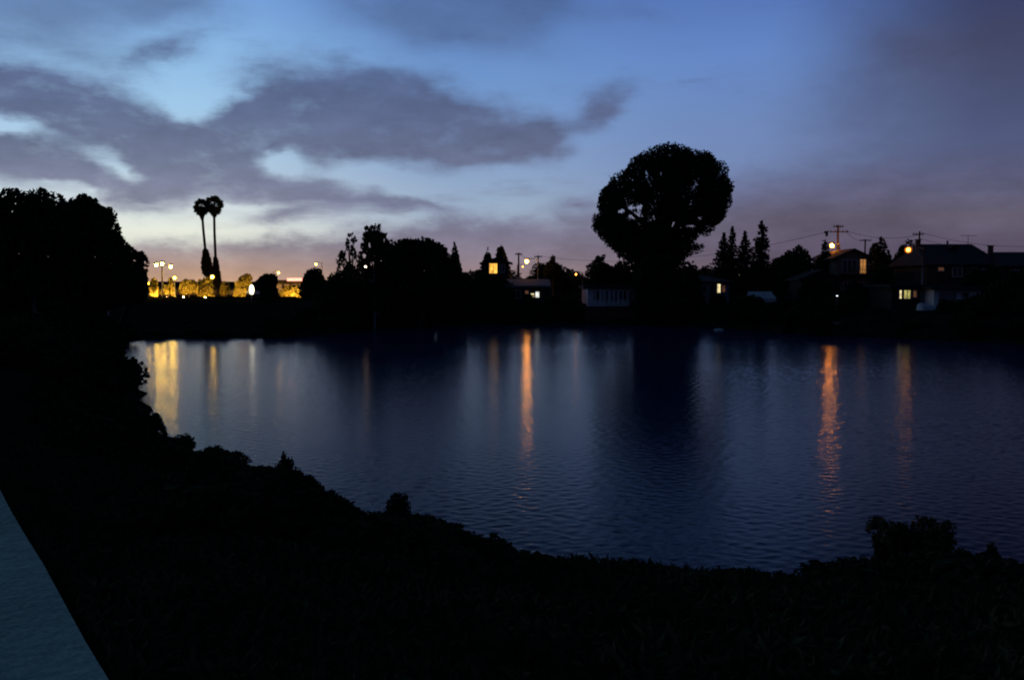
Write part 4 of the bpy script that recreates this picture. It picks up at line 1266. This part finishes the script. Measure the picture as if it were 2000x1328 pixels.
# ------------------------------------------------------------------ world: dusk sky with clouds, laid out by compass heading and elevation
def build_world():
    w = bpy.data.worlds.new('World'); SC.world = w
    w.use_nodes = True
    nt = w.node_tree; N, Lk = nt.nodes, nt.links
    N.clear()
    out = N.new('ShaderNodeOutputWorld'); bg = N.new('ShaderNodeBackground')
    Lk.new(bg.outputs[0], out.inputs[0])
    tc = N.new('ShaderNodeTexCoord')
    nz = N.new('ShaderNodeVectorMath'); nz.operation = 'NORMALIZE'; Lk.new(tc.outputs['Generated'], nz.inputs[0])
    sp = N.new('ShaderNodeSeparateXYZ'); Lk.new(nz.outputs[0], sp.inputs[0])
    def M(op, a, b=None, c=None, clamp=False):
        x = N.new('ShaderNodeMath'); x.operation = op; x.use_clamp = clamp
        for i, v in enumerate((a, b, c)):
            if v is None: continue
            if isinstance(v, (int, float)): x.inputs[i].default_value = v
            else: Lk.new(v, x.inputs[i])
        return x.outputs[0]
    def smooth(v, a, b, t0=0.0, t1=1.0):
        m = N.new('ShaderNodeMapRange'); m.interpolation_type = 'SMOOTHSTEP'
        for nme, q in zip(('From Min', 'From Max', 'To Min', 'To Max'), (a, b, t0, t1)):
            m.inputs[nme].default_value = q
        Lk.new(v, m.inputs['Value'])
        return m.outputs['Result']
    def lin(v, a, b, t0=0.0, t1=1.0):
        m = N.new('ShaderNodeMapRange')
        for nme, q in zip(('From Min', 'From Max', 'To Min', 'To Max'), (a, b, t0, t1)):
            m.inputs[nme].default_value = q
        Lk.new(v, m.inputs['Value'])
        return m.outputs['Result']
    def mix(f, a, b):
        m = N.new('ShaderNodeMix'); m.data_type = 'RGBA'; m.clamp_factor = True
        if isinstance(f, float): m.inputs[0].default_value = f
        else: Lk.new(f, m.inputs[0])
        for i, v in ((6, a), (7, b)):
            if isinstance(v, tuple): m.inputs[i].default_value = v + (1,)
            else: Lk.new(v, m.inputs[i])
        return m.outputs[2]
    az = M('ARCTAN2', sp.outputs['X'], sp.outputs['Y'])
    el = M('ARCSINE', sp.outputs['Z'])
    U = M('MULTIPLY', az, F / 100); V = M('MULTIPLY', el, F / 100)      # 1 unit = 2.95 degrees
    P = N.new('ShaderNodeCombineXYZ'); Lk.new(U, P.inputs[0]); Lk.new(V, P.inputs[1])
    P = P.outputs[0]
    def uv(px, py):
        a, e = azel(px, py)
        return a * F / 100, e * F / 100
    def ramp(stops):
        """stops: (photo row, sRGB) along the elevation."""
        r = N.new('ShaderNodeValToRGB'); cr = r.color_ramp; cr.interpolation = 'B_SPLINE' if False else 'LINEAR'
        st = sorted((max(0.0, min(1.0, e)), c) for e, c in stops)
        while len(cr.elements) < len(st): cr.elements.new(0.5)
        for e, (p, c) in zip(cr.elements, st):
            e.position = p; e.color = s2l(c) + (1,)
        Lk.new(elf, r.inputs['Fac'])
        return r.outputs['Color']
    elf = M('POWER', lin(el, -0.02, math.pi / 2), 0.5)
    def ey(py):
        e = azel(1000, py)[1]
        return max(0, (e + 0.02) / (math.pi / 2 + 0.02)) ** 0.5
    def ed(deg):
        return max(0, (math.radians(deg) + 0.02) / (math.pi / 2 + 0.02)) ** 0.5
    ZEN = [(ed(26), (26, 44, 80)), (ed(45), (19, 42, 66)), (ed(90), (17, 46, 62))]
    rL = ramp([(ey(560), (200, 190, 175)), (ey(500), (215, 215, 200)), (ey(455), (236, 240, 226)), (ey(420), (220, 230, 230)), (ey(340), (184, 210, 230)), (ey(215), (158, 201, 236)), (ey(90), (134, 182, 231)), (ey(0), (116, 165, 226)), (ed(18.8), (62, 96, 162))] + ZEN)
    rC = ramp([(ey(560), (168, 164, 172)), (ey(470), (170, 180, 196)), (ey(400), (154, 176, 202)), (ey(340), (140, 166, 202)), (ey(265), (124, 157, 205)), (ey(150), (107, 149, 206)), (ey(0), (86, 126, 192)), (ed(18.8), (44, 68, 122))] + ZEN)
    rM = ramp([(ey(560), (112, 102, 126)), (ey(430), (112, 108, 140)), (ey(350), (118, 138, 184)), (ey(250), (109, 137, 189)), (ey(120), (98, 135, 200)), (ey(0), (82, 117, 186)), (ed(18.8), (38, 58, 110))] + ZEN)
    rR = ramp([(ey(560), (84, 72, 92)), (ey(440), (84, 79, 105)), (ey(300), (79, 89, 127)), (ey(150), (65, 71, 104)), (ey(0), (53, 62, 103)), (ed(18.8), (30, 42, 80))] + ZEN)
    rB = ramp([(ey(560), (42, 44, 66)), (ed(10), (40, 48, 82)), (ed(22), (30, 44, 78))] + ZEN)
    uL, uC, uM, uR = uv(330, 400)[0], uv(930, 400)[0], uv(1460, 400)[0], uv(1960, 400)[0]
    sky = mix(smooth(U, uL, uC), rL, rC)
    sky = mix(smooth(U, uC, uM), sky, rM)
    sky = mix(smooth(U, uM, uR), sky, rR)
    absU = M('ABSOLUTE', M('SUBTRACT', U, uL))
    sky = mix(smooth(absU, 17, 32), sky, rB)

    # warped coordinates for cloud edges
    def noise(scale, det, rough, vec, stretch=(1, 1, 1), off=(0, 0, 0)):
        mp = N.new('ShaderNodeMapping'); mp.inputs['Scale'].default_value = stretch; mp.inputs['Location'].default_value = off
        Lk.new(vec, mp.inputs['Vector'])
        t = N.new('ShaderNodeTexNoise'); t.inputs['Scale'].default_value = scale; t.inputs['Detail'].default_value = det; t.inputs['Roughness'].default_value = rough
        Lk.new(mp.outputs[0], t.inputs['Vector'])
        return t
    wn = noise(0.9, 5, 0.55, P, (0.8, 1.3, 1))
    sub = N.new('ShaderNodeVectorMath'); sub.operation = 'SUBTRACT'; Lk.new(wn.outputs['Color'], sub.inputs[0]); sub.inputs[1].default_value = (.5, .5, .5)
    scl = N.new('ShaderNodeVectorMath'); scl.operation = 'MULTIPLY'; Lk.new(sub.outputs[0], scl.inputs[0]); scl.inputs[1].default_value = (1.3, 0.75, 0)
    ad = N.new('ShaderNodeVectorMath'); ad.operation = 'ADD'; Lk.new(P, ad.inputs[0]); Lk.new(scl.outputs[0], ad.inputs[1])
    PW = ad.outputs[0]
    def blobs(lst, vec):
        tot = None
        for (px, py, rx, ry, wgt, *rot) in lst:
            u, v = uv(px, py)
            mp = N.new('ShaderNodeMapping'); mp.vector_type = 'TEXTURE'
            mp.inputs['Location'].default_value = (u, v, 0)
            mp.inputs['Rotation'].default_value = (0, 0, math.radians(rot[0]) if rot else 0)
            mp.inputs['Scale'].default_value = (rx / 100, ry / 100, 1)
            Lk.new(vec, mp.inputs['Vector'])
            g = N.new('ShaderNodeTexGradient'); g.gradient_type = 'QUADRATIC_SPHERE'
            Lk.new(mp.outputs[0], g.inputs['Vector'])
            # QUADRATIC_SPHERE gives (1-r)^2 ; weight and add up
            tot = M('MULTIPLY', g.outputs['Fac'], wgt) if tot is None else M('MULTIPLY_ADD', g.outputs['Fac'], wgt, tot)
        return tot
    # main cloud bank: rotation is counter-clockwise in degrees; sizes in photo pixels
    CL = [(-40, 175, 230, 110, 1.6, -8), (110, 195, 240, 105, 1.7, -12), (260, 235, 230, 100, 1.7, -12), (360, 265, 170, 90, 1.2, -5),
          (500, 215, 190, 130, 1.7, 15), (610, 200, 200, 130, 1.7, 0), (740, 185, 200, 125, 1.7, -5), (850, 225, 220, 120, 1.7, -15), (960, 262, 200, 95, 1.5, -8), (1060, 275, 130, 80, 1.3, 0),
          (420, 300, 330, 90, 1.4, 0), (680, 280, 330, 95, 1.3, -3), (880, 300, 240, 70, .9, 0),
          (60, 300, 240, 95, 1.5, -4), (-40, 320, 200, 100, 1.2, 0), (230, 360, 260, 85, 1.2, -5), (400, 360, 260, 75, 1.4, -3), (560, 375, 260, 62, 1.3, -3), (720, 390, 240, 48, 1.35, -5), (850, 403, 130, 30, .9, -6),
          (310, 400, 160, 50, .9, -6), (560, 412, 150, 24, .8, 2), (120, 345, 150, 60, .8, 0),
          (1185, 205, 120, 90, .95, 30), (1190, 200, 110, 70, .5, 20), (1150, 230, 90, 50, .6, 10), (1120, 398, 110, 36, 1.2, -4),
          (340, 88, 140, 64, .95, 25), (250, 115, 170, 54, .6, 10), (70, 60, 200, 60, .5, 5),
          (640, 345, 130, 50, .9, 0), (555, 318, 90, 30, -1.5, -5), (225, 325, 90, 44, -1.25, -28), (10, 243, 130, 30, -1.5, -8), (95, 355, 80, 30, -1.0, 0), (180, 372, 90, 30, -1.0, -5), (740, 340, 130, 32, -1.2, -16), (840, 368, 130, 40, -1.2, -12), (385, 195, 90, 60, -1.2, 0), (640, 335, 70, 24, -.5, 0), (700, 345, 70, 18, -.7, -20), (300, 395, 90, 16, -.5, -4), (470, 405, 120, 14, -.6, 2)]
    fine = noise(1.6, 7, 0.6, P, (0.7, 1.5, 1), (3, 7, 0)).outputs['Fac']
    strk = noise(.9, 7, .62, P, (.35, 2.6, 1), (5, 11, 0)).outputs['Fac']
    dens = M('ADD', M('MULTIPLY', blobs(CL, PW), .9), M('MULTIPLY', M('SUBTRACT', fine, 0.5), 0.95))
    dens = M('ADD', dens, M('MULTIPLY', M('SUBTRACT', strk, .5), .9))
    dens = smooth(dens, 0.0, 1.2)
    mott = noise(1.2, 6, .62, P, (.75, 1.5, 1), (2, 13, 0)).outputs['Fac']
    dens = M('MULTIPLY', dens, smooth(mott, .28, .52, .78, 1.0))
    # low bank of lavender cloud lying on the horizon: its top edge follows the heading
    fc = N.new('ShaderNodeFloatCurve')
    pts = [(-600, 480), (0, 470), (250, 478), (330, 482), (450, 470), (560, 462), (680, 455), (800, 436), (900, 428), (1000, 425), (1100, 420), (1250, 405), (1400, 372), (1550, 335), (1650, 318), (1800, 306), (1950, 300), (2200, 290), (2600, 260)]
    cu = fc.mapping.curves[0]
    u0, u1 = uv(-700, 480)[0], uv(2700, 480)[0]
    xy = [((uv(px, py)[0] - u0) / (u1 - u0), uv(px, py)[1] / 6) for px, py in pts]
    cu.points[0].location = (0, xy[0][1]); cu.points[1].location = (1, xy[-1][1])
    for q in xy: cu.points.new(*q)
    fc.mapping.update()
    spw = N.new('ShaderNodeSeparateXYZ'); Lk.new(PW, spw.inputs[0])
    Lk.new(lin(spw.outputs['X'], u0, u1), fc.inputs['Value'])
    edge = M('MULTIPLY', fc.outputs['Value'], 6)
    hd = M('SUBTRACT', edge, M('ADD', V, M('MULTIPLY', M('SUBTRACT', fine, .5), 1.0)))
    wid = smooth(U, uv(900, 400)[0], uv(1600, 400)[0], .28, .8)
    horiz = smooth(M('DIVIDE', hd, wid), -1.0, 1.0)
    # thin high veils
    VE = [(60, 15, 420, 130, 1.0, 0), (330, 5, 280, 70, .8, 0), (130, 100, 260, 90, .35, -10), (880, 40, 400, 110, 1.45, -3), (1020, 10, 300, 80, .8, 0), (1250, 30, 260, 70, .35, 0), (1800, 110, 420, 180, .9, 0), (1700, 240, 400, 110, .5, 5), (700, 10, 200, 50, .2, 0)]
    veil = M('ADD', blobs(VE, PW), M('MULTIPLY', M('SUBTRACT', noise(.7, 6, .6, P, (.6, 1.4, 1), (1, 2, 0)).outputs['Fac'], .5), .45))
    veil = smooth(veil, 0.0, 0.9, 0.0, 0.72)
    low = M('ADD', blobs([(600, 412, 330, 50, 1.0, 2), (820, 400, 420, 70, .7, 0), (1020, 380, 260, 60, .5, 0)], PW), -.25)
    low = smooth(M('ADD', low, M('MULTIPLY', M('SUBTRACT', strk, .5), 2.4)), .0, .9, 0, .6)
    # colours of the cloud undersides, by elevation and heading
    def cramp(st): return ramp([(ey(y), c) for y, c in st] + [(ed(30), (40, 48, 80)), (ed(90), (20, 34, 56))])
    cL = cramp([(560, (212, 164, 124)), (525, (184, 152, 134)), (480, (152, 144, 154)), (430, (138, 138, 160)), (370, (121, 126, 152)), (300, (101, 111, 141)), (200, (89, 102, 140)), (60, (86, 108, 152)), (0, (86, 106, 148))])
    cC = cramp([(560, (158, 128, 122)), (525, (146, 126, 132)), (500, (136, 124, 138)), (440, (124, 123, 148)), (400, (116, 120, 150)), (300, (98, 106, 137)), (200, (87, 100, 137)), (60, (80, 105, 152)), (0, (78, 103, 150))])
    cR = cramp([(560, (88, 74, 92)), (480, (94, 84, 105)), (430, (97, 90, 109)), (400, (96, 94, 120)), (250, (82, 92, 130)), (100, (72, 74, 104)), (0, (56, 64, 104))])
    ccol = mix(smooth(U, uL, uC), cL, cC)
    ccol = mix(smooth(U, uC, uv(1650, 400)[0]), ccol, cR)
    ccol = mix(smooth(absU, 17, 32), ccol, rB)
    # light and dark billows inside the clouds
    bil = lin(noise(1.1, 6, .6, P, (.7, 1.6, 1), (9, 4, 0)).outputs['Fac'], .25, .75, .80, 1.22)
    bm = N.new('ShaderNodeVectorMath'); bm.operation = 'SCALE'; Lk.new(ccol, bm.inputs[0]); Lk.new(bil, bm.inputs['Scale'])
    ccol = bm.outputs[0]
    sky = mix(veil, sky, ccol)
    sky = mix(low, sky, ccol)
    sky = mix(horiz, sky, ccol)
    sky = mix(M('MULTIPLY', dens, .96), sky, ccol)
    # below the horizon: the dark of the land
    sky = mix(smooth(el, -0.03, 0.0), (0.01, 0.01, 0.012), sky)
    hs = N.new('ShaderNodeHueSaturation'); hs.inputs['Saturation'].default_value = .97; Lk.new(sky, hs.inputs['Color'])
    Lk.new(hs.outputs['Color'], bg.inputs['Color'])
    bg.inputs['Strength'].default_value = 0.97
    w.cycles.sampling_method = 'MANUAL'; w.cycles.sample_map_resolution = 1024
build_world()

# ------------------------------------------------------------------ camera and render settings
cd = bpy.data.cameras.new('camera'); cam = bpy.data.objects.new('camera', cd); COL.objects.link(cam)
cd.sensor_width = 36.0; cd.lens = 36.0 * F / 2000.0
cd.clip_start = 0.1; cd.clip_end = 20000
cam.location = (0, 0, CAMZ); cam.rotation_euler = (math.pi / 2 - PITCH, 0, 0)
SC.camera = cam
SC.render.engine = 'CYCLES'
SC.view_settings.view_transform = 'Standard'; SC.view_settings.look = 'None'
SC.view_settings.exposure = 0; SC.view_settings.gamma = 1
SC.cycles.max_bounces = 4; SC.cycles.diffuse_bounces = 2; SC.cycles.glossy_bounces = 3
SC.cycles.sample_clamp_indirect = 6
SC.cycles.use_denoising = True
SC.cycles.pixel_filter_type = 'BLACKMAN_HARRIS'; SC.cycles.filter_width = 2.0
SC.cycles.caustics_reflective = False; SC.cycles.caustics_refractive = False
